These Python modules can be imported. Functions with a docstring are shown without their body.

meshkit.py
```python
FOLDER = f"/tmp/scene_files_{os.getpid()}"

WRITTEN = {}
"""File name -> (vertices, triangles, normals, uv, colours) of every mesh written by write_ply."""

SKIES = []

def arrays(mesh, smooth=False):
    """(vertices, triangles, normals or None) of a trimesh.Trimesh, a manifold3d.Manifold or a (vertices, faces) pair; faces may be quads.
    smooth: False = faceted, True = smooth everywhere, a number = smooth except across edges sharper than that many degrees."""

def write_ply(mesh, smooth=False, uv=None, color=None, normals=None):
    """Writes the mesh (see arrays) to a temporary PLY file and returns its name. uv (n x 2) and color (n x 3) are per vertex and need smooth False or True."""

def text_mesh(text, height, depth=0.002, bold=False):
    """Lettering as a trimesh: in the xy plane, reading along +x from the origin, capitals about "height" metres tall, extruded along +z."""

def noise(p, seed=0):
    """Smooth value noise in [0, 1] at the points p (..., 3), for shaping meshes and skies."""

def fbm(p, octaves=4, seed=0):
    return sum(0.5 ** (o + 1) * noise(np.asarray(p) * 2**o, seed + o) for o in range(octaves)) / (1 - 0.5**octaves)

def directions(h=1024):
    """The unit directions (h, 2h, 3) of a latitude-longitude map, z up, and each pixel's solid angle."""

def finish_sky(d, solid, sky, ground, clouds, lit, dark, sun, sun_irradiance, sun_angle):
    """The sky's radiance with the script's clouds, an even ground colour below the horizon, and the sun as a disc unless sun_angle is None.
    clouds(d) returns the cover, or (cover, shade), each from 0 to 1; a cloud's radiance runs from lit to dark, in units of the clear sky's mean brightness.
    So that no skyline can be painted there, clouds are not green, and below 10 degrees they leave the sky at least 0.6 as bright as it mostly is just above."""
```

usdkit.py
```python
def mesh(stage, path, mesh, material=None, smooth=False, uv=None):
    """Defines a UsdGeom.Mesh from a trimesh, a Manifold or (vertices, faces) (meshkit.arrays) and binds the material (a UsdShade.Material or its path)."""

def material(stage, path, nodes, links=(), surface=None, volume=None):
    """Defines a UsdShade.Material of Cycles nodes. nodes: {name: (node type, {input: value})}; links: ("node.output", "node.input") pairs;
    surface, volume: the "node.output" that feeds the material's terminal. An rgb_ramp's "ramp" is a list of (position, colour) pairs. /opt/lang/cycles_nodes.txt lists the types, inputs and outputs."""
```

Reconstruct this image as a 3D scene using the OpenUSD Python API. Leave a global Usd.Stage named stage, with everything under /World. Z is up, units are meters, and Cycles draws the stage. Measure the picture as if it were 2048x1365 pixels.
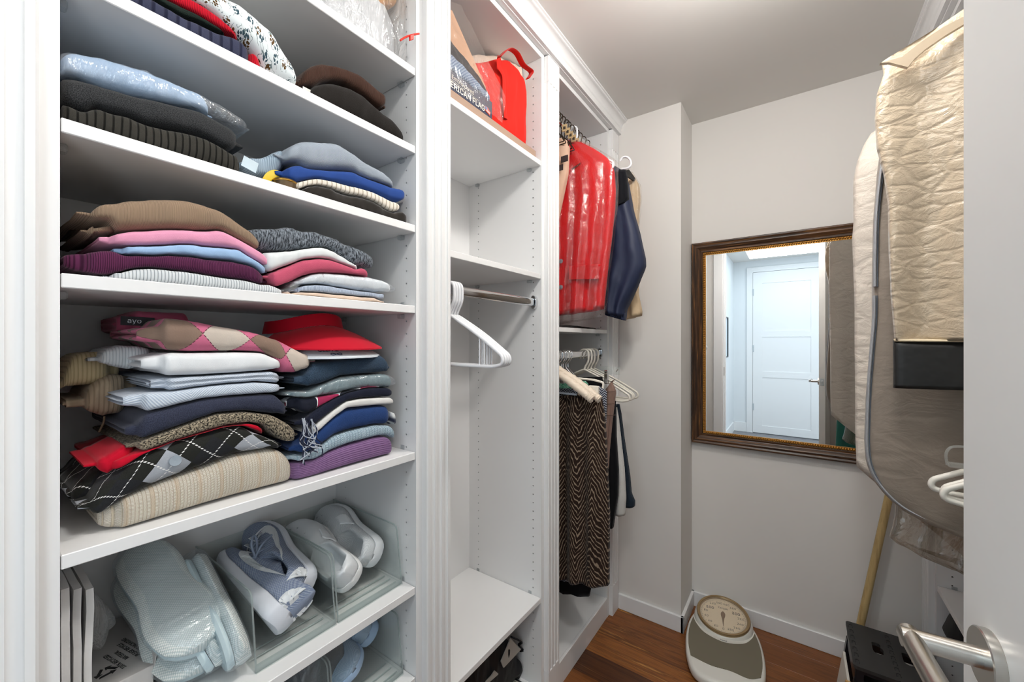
import math, random
import numpy as np, trimesh, shapely
from shapely.geometry import Polygon, box as sbox
import manifold3d as m3
from scipy.interpolate import PchipInterpolator
import meshkit, usdkit
from pxr import Usd, UsdGeom, UsdLux, UsdShade, Sdf, Gf

stage = Usd.Stage.CreateInMemory()
UsdGeom.SetStageUpAxis(stage, UsdGeom.Tokens.z)
UsdGeom.SetStageMetersPerUnit(stage, 1.0)
W = UsdGeom.Xform.Define(stage, '/World')
stage.SetDefaultPrim(W.GetPrim())
UsdGeom.Scope.Define(stage, '/World/Looks')

# ------------------------------------------------------------------ camera, light, exposure
FOC, CX, CY, YAW, H = 800.0, 1024.0, 682.5, math.radians(35.28), 1.39
S, C = math.sin(YAW), math.cos(YAW)
cam = UsdGeom.Camera.Define(stage, '/World/camera')
cam.AddTransformOp().Set(Gf.Matrix4d(C, S, 0, 0, 0, 0, 1, 0, S, -C, 0, 0, 0, 0, H, 1))
cam.CreateHorizontalApertureAttr(36.0)
cam.CreateVerticalApertureAttr(36.0 * 1365 / 2048)
cam.CreateFocalLengthAttr(36.0 * FOC / 2048)
cam.CreateClippingRangeAttr(Gf.Vec2f(0.02, 60))
cam.CreateExposureAttr(0.5)

def px(X, Y, Z):
    d = -S * X + C * Y; return (CX + FOC * (C * X + S * Y) / d, CY - FOC * (Z - H) / d)
def light(kind, name, color, intensity, pos, rot=(0, 0, 0), **a):
    l = kind.Define(stage, '/World/' + name)
    l.CreateIntensityAttr(intensity); l.CreateColorAttr(Gf.Vec3f(*color))
    for k, v in a.items():
        getattr(l, 'Create%sAttr' % k)(v)
    x = UsdGeom.Xformable(l.GetPrim())
    x.AddTranslateOp().Set(Gf.Vec3d(*pos)); x.AddRotateXYZOp().Set(Gf.Vec3f(*rot))
    return l
light(UsdLux.SphereLight, 'ceiling_lamp_light', (1.0, 0.97, 0.93), 62, (-0.08, 1.08, 2.43), Radius=0.075)  # out of view, placed to light the ceiling and back wall
light(UsdLux.DiskLight, 'doorway_lamp_light', (1.0, 0.97, 0.93), 42, (0.0, 0.25, 2.524), Radius=0.12)  # added fill disk by the doorway, brightens the near shelves
light(UsdLux.RectLight, 'hall_ceiling_light', (0.80, 0.92, 1.0), 2.2, (0.1, -1.7, 2.63), Width=1.3, Height=1.3)  # out of view, placed to brighten the hall and doorway
light(UsdLux.RectLight, 'hall_window_light', (0.88, 0.95, 1.0), 2.6, (1.5, -0.98, 1.35), (0, 90, 0), Width=2.0, Height=1.1)  # out of view, stands for hall daylight reaching the near shelves

# ------------------------------------------------------------------ picture <-> place
def ray(u, v):
    a, b = (u - CX) / FOC, (CY - v) / FOC
    return np.array([C * a - S, S * a + C, b])
def onX(u, v, X): r = ray(u, v); return np.array([0, 0, H]) + r * (X / r[0])
def onY(u, v, Y): r = ray(u, v); return np.array([0, 0, H]) + r * (Y / r[1])
def onZ(u, v, Z): r = ray(u, v); return np.array([0, 0, H]) + r * ((Z - H) / r[2])
def zf(x0, y0, s):                      # coordinates read off an enlarged crop of the photograph
    return lambda *p: [(x0 + x / s, y0 + y / s) for x, y in p]

# ------------------------------------------------------------------ materials
def lin(h):
    if not isinstance(h, str): return tuple(h)
    c = np.array([int(h[i:i + 2], 16) for i in (1, 3, 5)]) / 255.0
    return tuple(np.where(c <= 0.04045, c / 12.92, ((c + 0.055) / 1.055) ** 2.4))

class G:
    def __init__(s): s.nodes, s.links, s.k = {}, [], 0
    def n(s, kind, **a):
        s.k += 1; nm = 'n%d' % s.k; v = {}
        for k, x in a.items():
            if isinstance(x, str) and '.' in x: s.links.append((x, nm + '.' + k))
            else: v[k] = x
        s.nodes[nm] = (kind, v); return nm
    def math(s, op, a, b=0.0, c=0.0, clamp=False):
        return s.n('math', math_type=op, value1=a, value2=b, value3=c, use_clamp=clamp) + '.value'
    def mixc(s, f, a, b, kind='mix'):
        return s.n('mix', mix_type=kind, fac=f, color1=a, color2=b) + '.color'
    def noise(s, vec, scale, detail=2.0, rough=0.5, dist=0.0):
        return s.n('noise_texture', vector=vec, scale=scale, detail=detail, roughness=rough, distortion=dist) + '.fac'
    def ramp(s, f, st, interpolate=True):
        return s.n('rgb_ramp', fac=f, ramp=st, interpolate=interpolate) + '.color'
    def smooth(s, v, a, b):
        return s.n('map_range', range_type='smoothstep', value=v, from_min=a, from_max=b, to_min=0.0, to_max=1.0, clamp=True) + '.result'
    def scalev(s, vec, sc): return s.n('mapping', vector=vec, scale=sc) + '.vector'
    def bump(s, h, strength=0.3, dist=0.002): return s.n('bump', height=h, strength=strength, distance=dist) + '.normal'
    def out(s, name, closure): return usdkit.material(stage, '/World/Looks/' + name, s.nodes, s.links, surface=closure)
    def pbsdf(s, **a): return s.n('principled_bsdf', **a) + '.BSDF'

MATS = {}
def simple(name, col, rough=0.5, metal=0.0, bump=None, spec=0.5, coat=0.0, vary=0.0, vscale=6.0, sheen=0.0):
    if name in MATS: return MATS[name]
    g = G(); c = lin(col); pos = g.n('texture_coordinate') + '.object'
    base = c
    if vary:
        f = g.noise(pos, vscale, 4.0, 0.6)
        base = g.mixc(f, tuple(x * (1 - vary) for x in c), tuple(min(1, x * (1 + vary)) for x in c))
    a = dict(base_color=base, roughness=rough, metallic=metal, specular_ior_level=spec, coat_weight=coat, sheen_weight=sheen)
    if bump: a['normal'] = g.bump(g.noise(pos, bump[0], 3.0), bump[1], bump[2] if len(bump) > 2 else 0.001)
    MATS[name] = g.out(name, g.pbsdf(**a)); return MATS[name]

def fab(name, col, kind='plain', col2=None, per=0.006, bump=0.35, rough=0.9, sheen=0.12, duty=0.5, var=0.10, axis='s', spec=0.15, **kw):
    """Cloth: st runs in metres along the fold (s) and around it (t)."""
    if name in MATS: return MATS[name]
    g = G(); uv = g.n('texture_coordinate') + '.UV'
    sx = g.n('separate_xyz', vector=uv); s, t = sx + '.x', sx + '.y'
    if axis == 't': s, t = t, s
    a = lin(col); b = lin(col2) if col2 else tuple(x * 0.55 for x in a)
    fine = g.noise(uv, 900.0, 2.0); mid = g.noise(uv, 16.0, 3.0)
    h = fine; hd = 0.0006; base = a
    if kind == 'rib':
        w = g.math('sine', g.math('multiply', s, 2 * math.pi / per))
        f = g.smooth(w, -1.0, -1.0 + 2 * duty); base = g.mixc(f, b, a); h = g.math('add', g.math('multiply', f, 1.0), g.math('multiply', fine, 0.3)); hd = per * 0.35
    elif kind == 'knit':
        w = g.math('multiply', g.math('sine', g.math('multiply', s, 2 * math.pi / per)), g.math('sine', g.math('multiply', t, 2 * math.pi / (per * 0.8))))
        f = g.smooth(w, -0.6, 0.5); base = g.mixc(f, b, a); h = f; hd = per * 0.3
    elif kind == 'cable':
        tri = g.math('pingpong', s, per); dg = g.math('add', t, g.math('multiply', tri, 0.9))
        w = g.math('sine', g.math('multiply', dg, 2 * math.pi / (per * 0.55)))
        col_ = g.math('sine', g.math('multiply', s, 2 * math.pi / (per * 0.9)))
        band = g.smooth(g.math('sine', g.math('multiply', s, 2 * math.pi / (per * 6))), 0.75, 0.95)
        f = g.math('multiply', g.smooth(w, -0.9, 0.1), g.smooth(col_, -1.0, -0.6))
        base = g.mixc(f, b, a); base = g.mixc(g.math('multiply', band, 0.35), base, lin(kw.get('col3', col)))
        h = f; hd = per * 0.4
    elif kind == 'heather':
        f = g.smooth(g.noise(g.scalev(uv, kw.get('stretch', (1, 1, 1))), kw.get('ns', 700.0), 3.0, 0.65), 0.38, 0.62); base = g.mixc(f, b, a)
        h = g.math('add', f, fine); hd = 0.0012
    elif kind == 'denim':
        w = g.math('sine', g.math('multiply', g.math('add', s, g.math('multiply', t, 0.6)), 2 * math.pi / per))
        f = g.math('multiply', g.smooth(w, -0.6, 0.8), g.smooth(g.noise(uv, 500.0, 2.0), 0.35, 0.62)); base = g.mixc(f, a, b); h = f; hd = 0.0006
    elif kind == 'herring':
        tri = g.math('pingpong', s, kw.get('zig', 0.05)); w = g.math('sine', g.math('multiply', g.math('add', t, tri), 2 * math.pi / per))
        f = g.smooth(w, -0.7, 0.7); base = g.mixc(f, b, a); h = f; hd = 0.001
    elif kind == 'argyle':
        ps, pt = kw['ps'], kw['pt']; oy = kw.get('oy', 0.0); ox = kw.get('ox', 0.0)
        p = g.math('divide', g.math('add', s, ox), ps); q = g.math('divide', g.math('add', t, oy), pt)
        e1 = g.math('floor', g.math('add', p, q)); e2 = g.math('floor', g.math('subtract', p, q))
        par = g.math('floored_modulo', e1, 2.0); par2 = g.math('floored_modulo', e2, 2.0)
        same = g.math('compare', par, par2, 0.2)
        alt = g.math('floored_modulo', g.math('floor', g.math('multiply', g.math('add', e1, e2), 0.5)), 2.0)
        base = g.mixc(g.math('multiply', same, kw.get('fill', 1.0)), a, g.mixc(alt, b, lin(kw['col3'])))
        l1 = g.math('absolute', g.math('subtract', g.math('fraction', g.math('add', g.math('add', p, q), 0.5)), 0.5))
        l2 = g.math('absolute', g.math('subtract', g.math('fraction', g.math('add', g.math('subtract', p, q), 0.5)), 0.5))
        lw = kw.get('lw', 0.016)
        ln = g.math('maximum', g.math('less_than', l1, lw), g.math('less_than', l2, lw))
        ln = g.math('multiply', ln, g.math('greater_than', g.math('sine', g.math('multiply', t, 2 * math.pi / 0.004)), -0.5))
        if kw.get('off'):
            l1 = g.math('absolute', g.math('subtract', g.math('fraction', g.math('add', g.math('add', p, q), 0.0)), 0.5))
            l2 = g.math('absolute', g.math('subtract', g.math('fraction', g.math('add', g.math('subtract', p, q), 0.0)), 0.5))
            ln = g.math('maximum', g.math('less_than', l1, lw), g.math('less_than', l2, lw))
            ln = g.math('multiply', ln, g.math('greater_than', g.math('sine', g.math('multiply', t, 2 * math.pi / 0.004)), -0.3))
        base = g.mixc(ln, base, lin(kw['line'])); h = g.noise(uv, 500.0, 2.0); hd = 0.001
    elif kind == 'zebra':
        v2 = g.scalev(uv, (1.0, 0.35, 1.0))
        tri = g.math('pingpong', g.math('add', s, g.math('multiply', g.noise(v2, 9.0, 2.0), 0.05)), 0.06)
        n1 = g.math('multiply', g.noise(v2, 16.0, 3.0, 0.55), 0.07)
        ph = g.math('add', g.math('add', g.math('multiply', t, 0.66), g.math('multiply', tri, -1.35)), n1)
        w = g.math('sine', g.math('multiply', ph, 2 * math.pi / per))
        w = g.math('add', w, g.math('multiply', g.math('subtract', g.noise(uv, 60.0, 2.0), 0.5), 1.8))
        base = g.mixc(g.smooth(w, 0.40, 0.95), a, b); h = fine
    elif kind == 'floral':
        vo = g.n('voronoi_texture', dimensions='2D', vector=uv, scale=58.0, randomness=0.85)
        pet = g.n('voronoi_texture', dimensions='2D', vector=uv, scale=270.0, randomness=1.0)
        msk = g.math('multiply', g.math('less_than', vo + '.distance', 0.30), g.math('less_than', pet + '.distance', 0.42))
        rc = g.n('separate_color', color=vo + '.color')
        stem = g.math('multiply', g.math('less_than', g.math('absolute', g.math('subtract', g.noise(uv, 85.0, 1.0), 0.5)), 0.012), g.math('less_than', vo + '.distance', 0.55))
        base = g.mixc(stem, a, lin('#6d7f80')); base = g.mixc(msk, base, g.mixc(g.math('greater_than', rc + '.r', 0.5), lin('#3d5560'), lin('#5d4426')))
        h = fine
    elif kind == 'tweave':
        w = g.math('multiply', g.math('sine', g.math('multiply', s, 2 * math.pi / per)), g.math('sine', g.math('multiply', t, 2 * math.pi / per)))
        f = g.smooth(w, -0.4, 0.4); base = g.mixc(f, b, a); h = f; hd = per * 0.25
    tone = g.mixc(mid, (1 - var,) * 3, (1 + var * 0.5,) * 3)
    base = g.mixc(1.0, base, tone, 'multiply')
    MATS[name] = g.out(name, g.pbsdf(base_color=base, roughness=rough, specular_ior_level=spec, sheen_weight=sheen, sheen_roughness=0.4, normal=g.bump(h, bump, hd)))
    return MATS[name]

def film(name, tint=(1, 1, 1), haze=0.12, hazecol=(0.9, 0.92, 0.93), gloss=0.35, rough=0.12, scale=40.0, bump=0.5, dist=0.006):
    """Thin crinkled clear plastic: mostly clear, a little milky, shiny."""
    if name in MATS: return MATS[name]
    g = G(); pos = g.n('texture_coordinate') + '.UV'
    n1 = g.noise(g.scalev(pos, (1.0, 0.45, 1.0)), scale, 4.0, 0.55, 0.6)
    nm = g.bump(n1, bump, dist)
    tr = g.n('transparent_bsdf', color=tint) + '.BSDF'
    df = g.n('diffuse_bsdf', color=hazecol, normal=nm) + '.BSDF'
    a = g.n('mix_closure', fac=haze, closure1=tr, closure2=df) + '.closure'
    gl = g.n('glossy_bsdf', color=(1, 1, 1), roughness=rough, normal=nm) + '.BSDF'
    fc = g.n('layer_weight', blend=0.5, normal=nm) + '.facing'
    fr = g.math('multiply_add', g.math('power', fc, 5.0), 0.5, 0.02 + 0.15 * gloss)
    b = g.n('mix_closure', fac=fr, closure1=a, closure2=gl) + '.closure'
    MATS[name] = g.out(name, b); return MATS[name]

def acrylic(name, tint, rough=0.03, ior=1.45, haze=0.03):
    if name in MATS: return MATS[name]
    g = G(); tr = g.n('transparent_bsdf', color=tint) + '.BSDF'; gl = g.n('glossy_bsdf', color=(1, 1, 1), roughness=rough) + '.BSDF'
    df = g.n('diffuse_bsdf', color=(0.85, 0.9, 0.9)) + '.BSDF'
    a = g.n('mix_closure', fac=haze, closure1=tr, closure2=df) + '.closure'
    fr = g.math('multiply_add', g.math('power', g.n('layer_weight', blend=0.5) + '.facing', 5.0), 0.8, 0.035)
    MATS[name] = g.out(name, g.n('mix_closure', fac=fr, closure1=a, closure2=gl) + '.closure'); return MATS[name]

# ------------------------------------------------------------------ scene objects
COUNT = {}
def unique(parent, name):
    k = (parent, name); i = COUNT.get(k, 0); COUNT[k] = i + 1
    return name if i == 0 else '%s_%03d' % (name, i)
def tagp(p, label=None, cat=None, group=None, kind=None):
    for k, v in (('label', label), ('category', cat), ('group', group), ('kind', kind)):
        if v: p.SetCustomDataByKey(k, v)
def cat_mesh(ms):
    ms = [m for m in ms]
    return ms[0] if len(ms) == 1 else trimesh.util.concatenate(ms)
def as_tri(m):
    if isinstance(m, (list,)): m = trimesh.util.concatenate([as_tri(x) for x in m])
    if isinstance(m, m3.Manifold):
        q = m.to_mesh(); m = trimesh.Trimesh(q.vert_properties[:, :3], q.tri_verts, process=False)
    return m

class Thing:
    """One thing: an Xform at its base, parts (and sub-parts) given in place coordinates."""
    def __init__(s, name, label, cat, group=None, kind=None):
        s.name, s.meta, s.parts, s.path = name, (label, cat, group, kind), [], None
    def part(s, name, mesh, mat, smooth=30, uv=None, sub=(), label=None, kind=None):
        s.parts.append((name, mesh, mat, smooth, uv, list(sub), label, kind)); return s
    def done(s, base=None):
        pts = []
        for p in s.parts:
            pts.append(verts(p[1]))
            for q in p[5]: pts.append(verts(q[1]))
        pts = np.vstack(pts)
        if base is None: base = np.array([*(pts.min(0)[:2] + pts.max(0)[:2]) / 2, pts[:, 2].min()])
        s.base = base
        s.path = '/World/' + unique('/World', s.name)
        x = UsdGeom.Xform.Define(stage, s.path); x.AddTranslateOp().Set(Gf.Vec3d(*map(float, base)))
        tagp(x.GetPrim(), *s.meta)
        for p in s.parts: s._put(s.path, p, base)
        return s
    def _put(s, parent, p, base):
        name, mesh, mat, smooth, uv, sub, label, kind = p
        path = parent + '/' + unique(parent, name)
        m = put(path, mesh, mat, smooth, uv, base)
        tagp(m.GetPrim(), label, None, None, kind)
        for q in sub: s._put(path, tuple(q) + (30, None, (), None, None)[len(q) - 3:], base)
    def copy(s, move, rotz=0.0, label=None, group=None):
        path = '/World/' + unique('/World', s.name)
        x = UsdGeom.Xform.Define(stage, path)
        x.GetPrim().GetReferences().AddInternalReference(s.path)
        x.ClearXformOpOrder()
        b = s.base + np.asarray(move)
        x.AddTransformOp().Set(Gf.Matrix4d().SetRotate(Gf.Rotation(Gf.Vec3d(0, 0, 1), rotz)) * Gf.Matrix4d().SetTranslate(Gf.Vec3d(*map(float, b))))
        x.GetPrim().SetInstanceable(True)
        tagp(x.GetPrim(), label or s.meta[0], s.meta[1], group or s.meta[2], s.meta[3])
        return path
def verts(m):
    if isinstance(m, tuple): return np.asarray(m[0])
    return as_tri(m).vertices
def put(path, mesh, mat, smooth, uv, base):
    if isinstance(mesh, tuple): v, f = np.asarray(mesh[0], float), np.asarray(mesh[1]); f = np.vstack([f[:, [0, 1, 2]], f[:, [0, 2, 3]]]) if f.shape[1] == 4 else f
    else: t = as_tri(mesh); v, f = np.array(t.vertices), np.array(t.faces)
    if uv is not None: smooth = True
    return usdkit.mesh(stage, path, trimesh.Trimesh(v - np.asarray(base), f, process=False), mat, smooth, uv)
def single(name, mesh, mat, label, cat, group=None, kind=None, smooth=30, uv=None):
    v = verts(mesh); base = np.array([*(v.min(0)[:2] + v.max(0)[:2]) / 2, v[:, 2].min()])
    path = '/World/' + unique('/World', name)
    m = put(path, mesh, mat, smooth, uv, base)
    UsdGeom.Xformable(m.GetPrim()).AddTranslateOp().Set(Gf.Vec3d(*map(float, base)))
    tagp(m.GetPrim(), label, cat, group, kind); return m
def struct(name, mesh, mat, label, cat, smooth=30, kids=()):
    path = '/World/' + unique('/World', name)
    m = put(path, mesh, mat, smooth, None, (0, 0, 0)); tagp(m.GetPrim(), label, cat, None, 'structure')
    for nm, me, ma in kids:
        put(path + '/' + unique(path, nm), me, ma, 30, None, (0, 0, 0))
    return m

# ------------------------------------------------------------------ shapes
def box(x0, x1, y0, y1, z0, z1, bev=0.0):
    if bev <= 0:
        b = trimesh.creation.box((x1 - x0, y1 - y0, z1 - z0)); b.apply_translation(((x0 + x1) / 2, (y0 + y1) / 2, (z0 + z1) / 2)); return b
    pts = []
    for sx in (0, 1):
        for sy in (0, 1):
            for sz in (0, 1):
                c = np.array([(x0, x1)[sx], (y0, y1)[sy], (z0, z1)[sz]]); d = np.array([1 - 2 * sx, 1 - 2 * sy, 1 - 2 * sz]) * bev
                for k in range(3):
                    o = d.copy(); o[k] = 0; pts.append(c + o)
    return trimesh.convex.convex_hull(np.array(pts))
def rot(m, deg, axis, about=(0, 0, 0)):
    m = as_tri(m).copy(); m.apply_transform(trimesh.transformations.rotation_matrix(math.radians(deg), axis, about)); return m
def mv(m, d): m = as_tri(m).copy(); m.apply_translation(d); return m
def smoothpath(p, n=8):
    p = np.asarray(p, float); out = []
    q = np.vstack([2 * p[0] - p[1], p, 2 * p[-1] - p[-2]])
    for i in range(1, len(q) - 2):
        for t in np.linspace(0, 1, n, endpoint=False):
            out.append(0.5 * ((2 * q[i]) + (-q[i - 1] + q[i + 1]) * t + (2 * q[i - 1] - 5 * q[i] + 4 * q[i + 1] - q[i + 2]) * t * t + (-q[i - 1] + 3 * q[i] - 3 * q[i + 1] + q[i + 2]) * t ** 3))
    return np.array(out + [p[-1]])
def tube(path, r, n=8, closed=False, flat=1.0):
    p = np.asarray(path, float); m = len(p)
    r = np.broadcast_to(np.asarray(r, float), (m,))
    tg = np.roll(p, -1, 0) - np.roll(p, 1, 0) if closed else np.gradient(p, axis=0)
    tg /= np.maximum(np.linalg.norm(tg, axis=1, keepdims=True), 1e-12)
    ref = np.array([0, 0, 1.0]) if abs(tg[0, 2]) < 0.9 else np.array([1.0, 0, 0])
    V = []; u = np.cross(tg[0], ref); u /= np.linalg.norm(u)
    for i in range(m):
        u = u - tg[i] * np.dot(u, tg[i]); u /= np.linalg.norm(u); w = np.cross(tg[i], u)
        a = np.arange(n) * 2 * math.pi / n
        V.append(p[i] + r[i] * (np.cos(a)[:, None] * u + flat * np.sin(a)[:, None] * w))
    return loft(np.array(V), caps=not closed, wrap_long=closed)
def loft(R, caps=True, wrap_long=False):
    m, n = R.shape[:2]; V = R.reshape(-1, 3); F = []
    I = np.arange(m if wrap_long else m - 1); J = np.arange(n)
    i, j = np.meshgrid(I, J, indexing='ij'); i2, j2 = (i + 1) % m, (j + 1) % n
    a, b, c, d = i * n + j, i * n + j2, i2 * n + j2, i2 * n + j
    F = [np.stack([a, b, c], -1).reshape(-1, 3), np.stack([a, c, d], -1).reshape(-1, 3)]
    if caps:
        V = np.vstack([V, R[0].mean(0), R[-1].mean(0)]); k = m * n
        F.append(np.stack([np.full(n, k), (J + 1) % n, J], -1)); F.append(np.stack([np.full(n, k + 1), (m - 1) * n + J, (m - 1) * n + (J + 1) % n], -1))
    t = trimesh.Trimesh(V, np.vstack(F), process=False)
    if caps and t.volume < 0: t.invert()
    return t
def lathe(prof, n=32, center=(0, 0, 0)):
    a = np.arange(n) * 2 * math.pi / n
    R = np.array([[(r * math.cos(x), r * math.sin(x), z) for x in a] for r, z in prof]) + np.asarray(center)
    return loft(R)
def prism(poly, h, frame):
    """polygon (shapely or points) extruded by h; frame = 4x4 or (origin, xaxis, yaxis)."""
    if not isinstance(poly, shapely.Geometry): poly = Polygon(poly)
    if poly.geom_type == 'MultiPolygon': m = trimesh.util.concatenate([trimesh.creation.extrude_polygon(g, h, engine='earcut') for g in poly.geoms])
    else: m = trimesh.creation.extrude_polygon(poly, h, engine='earcut')
    return place(m, *frame)
def place(m, o, x, y):
    x, y = np.asarray(x, float), np.asarray(y, float); x = x / np.linalg.norm(x); y = y / np.linalg.norm(y); z = np.cross(x, y)
    T = np.eye(4); T[:3, 0], T[:3, 1], T[:3, 2], T[:3, 3] = x, y, z, o
    m = as_tri(m).copy(); m.apply_transform(T); return m
def text(t, height, o, x, y, depth=0.0006, bold=False, center=False, sx=1.0):
    m = meshkit.text_mesh(t, height, depth, bold)
    if center: m.apply_translation((-m.bounds[:, 0].mean(), 0, 0))
    m.apply_scale((sx, 1, 1)); return place(m, o, x, y)
def wob(P, amp, f=14.0, seed=3):
    """one displacement field for neighbouring folds, so that they stay in contact."""
    if amp <= 0: return P
    q = P.reshape(-1, 3); d = np.stack([meshkit.fbm(q * f, 3, seed + 7 * k) - 0.5 for k in range(3)], 1) * (2 * amp)
    return (q + d * np.array([0.8, 0.5, 1.0])).reshape(P.shape)

SHELVES = (2.070, 1.876, 1.679, 1.478, 1.113, 0.777, 0.552)
def fold(top, bot, X, depth=0.24, n=56, nose=None, lob=2, lobe=0.005, back=(0.0, 0.9), side=0.012, amp=0.0025, wr=0.0018, yshift=0.0, seed=1, shrink=0.0014, M=10, front=0, groove=0.004, powr=0.75, yb=(0.0885, 0.6705)):
    """A folded garment lying on a shelf: its front fold follows the curves top and bot (points of the photograph) at the distance X;
    the cloth runs back from there by depth. bot may be a height. Returns (mesh, uv)."""
    top = np.array(sorted(top)); u0, u1 = top[0, 0], top[-1, 0]
    if not np.isscalar(bot):
        bot = np.array(sorted(bot)); u0, u1 = min(u0, bot[0, 0]), max(u1, bot[-1, 0])
    us = np.linspace(u0, u1, n); vt = np.interp(us, top[:, 0], top[:, 1])
    k = max(1, n // 40); ker = np.ones(2 * k + 1) / (2 * k + 1)
    sm = lambda a: np.convolve(np.pad(a, k, mode='reflect', reflect_type='odd'), ker, 'valid')
    vt = sm(vt)
    Xs = np.linspace(X[0], X[1], n) if isinstance(X, (tuple, list)) else np.full(n, X)
    PT = np.array([onX(u, v, x) for u, v, x in zip(us, vt, Xs)])
    if np.isscalar(bot): ZB = np.full(n, bot)
    else:
        vb = sm(np.interp(us, bot[:, 0], bot[:, 1])); ZB = np.array([onX(u, v, x)[2] for u, v, x in zip(us, vb, Xs)])
    ZT = np.maximum(PT[:, 2], ZB + 0.003) - shrink; ZB = ZB + shrink
    Ys = PT[:, 1]
    hh = (ZT - ZB) / 2; zm = (ZT + ZB) / 2
    for end in (0, 1):                                  # round both ends off
        yy = np.abs(Ys - (Ys[-1] if end else Ys[0])); e = float(np.clip(1.0 * np.median(hh), 0.005, 0.025))
        k_ = np.argmin(np.abs(yy - e)); near = yy < e; h0 = max(hh[k_], 0.006)
        hh[near] = np.maximum(hh[near], h0 * 0.9 * np.sqrt(np.clip(1 - (1 - yy[near] / e) ** 2, 0.05, 1)))
        hh[near] = np.minimum(hh[near], h0)
    fl_ = (bot - 0.0002 if np.isscalar(bot) else -9.0) if yb[0] > 0.7 else max([z_ for z_ in SHELVES if z_ <= (ZB + 0.012).min()] or [-9.0])
    Xf = Xs.copy()
    for end, r_ in ((0, 0.010), (1, 0.020)):
        yy = np.abs(Ys - (Ys[-1] if end else Ys[0])); m_ = yy < r_
        Xf[m_] -= 1.3 * r_ * (1 - np.sqrt(np.clip(1 - (1 - yy[m_] / r_) ** 2, 0, 1)))
    K = 15; th = np.linspace(-math.pi / 2, math.pi / 2, K)
    lw = np.linspace(1, 0, M)
    def ring(i, f=1.0):
        ns = min(nose or 0.03, max(hh[i] * 1.1, 0.004)); h = hh[i] * f
        inset = (1 - f) * min(0.03, hh[i] * 1.5)
        xn = Xf[i] - inset; nz = ns * max(f, 0.15)
        x = np.concatenate([xn - nz - (depth - 2 * inset - nz) * lw[:-1], xn - nz * (1 - np.cos(th) ** powr), xn - nz - (depth - 2 * inset - nz) * lw[::-1][1:]])
        zz = np.concatenate([-np.ones(M - 1), np.sign(np.sin(th)) * np.abs(np.sin(th)) ** powr, np.ones(M - 1)])
        if front:
            g = np.abs(np.sin(np.pi * front * (zz[M - 1:M - 1 + K] * 0.5 + 0.5))) ** 0.5
            x[M - 1:M - 1 + K] -= groove * (1 - g) * (np.abs(zz[M - 1:M - 1 + K]) < 0.95)
        w = np.clip((Xs[i] - x) / depth, 0, 1)
        z = zm[i] + zz * h * (1 + (back[1] - 1) * w) + back[0] * w
        return np.stack([x, np.full(len(x), Ys[i]) + yshift * w, z], 1)
    rings, ss = [], []
    fs = [0.0, 0.12, 0.25, 0.4, 0.55, 0.7, 0.84, 0.94]
    def capring(i, f, sgn):
        r = ring(i, f); b = min(side * (1.0 if sgn < 0 else 0.4), hh[i] * 1.0)
        L = lobe * abs(math.sin(math.pi * lob * (0.5 + 0.5 * f))) if lob else 0
        r[:, 1] += sgn * (b * math.sqrt(max(0, 1 - f * f)) + L * (f < 0.97))
        return r
    for f in fs: rings.append(capring(0, f, -1)); ss.append(-0.02 * (1 - f))
    arc = np.concatenate([[0], np.cumsum(np.linalg.norm(np.diff(np.stack([Xs, Ys, zm], 1), axis=0), axis=1))])
    for i in range(n): rings.append(ring(i)); ss.append(arc[i])
    for f in fs[::-1]: rings.append(capring(n - 1, f, 1)); ss.append(arc[-1] + 0.02 * (1 - f))
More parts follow.
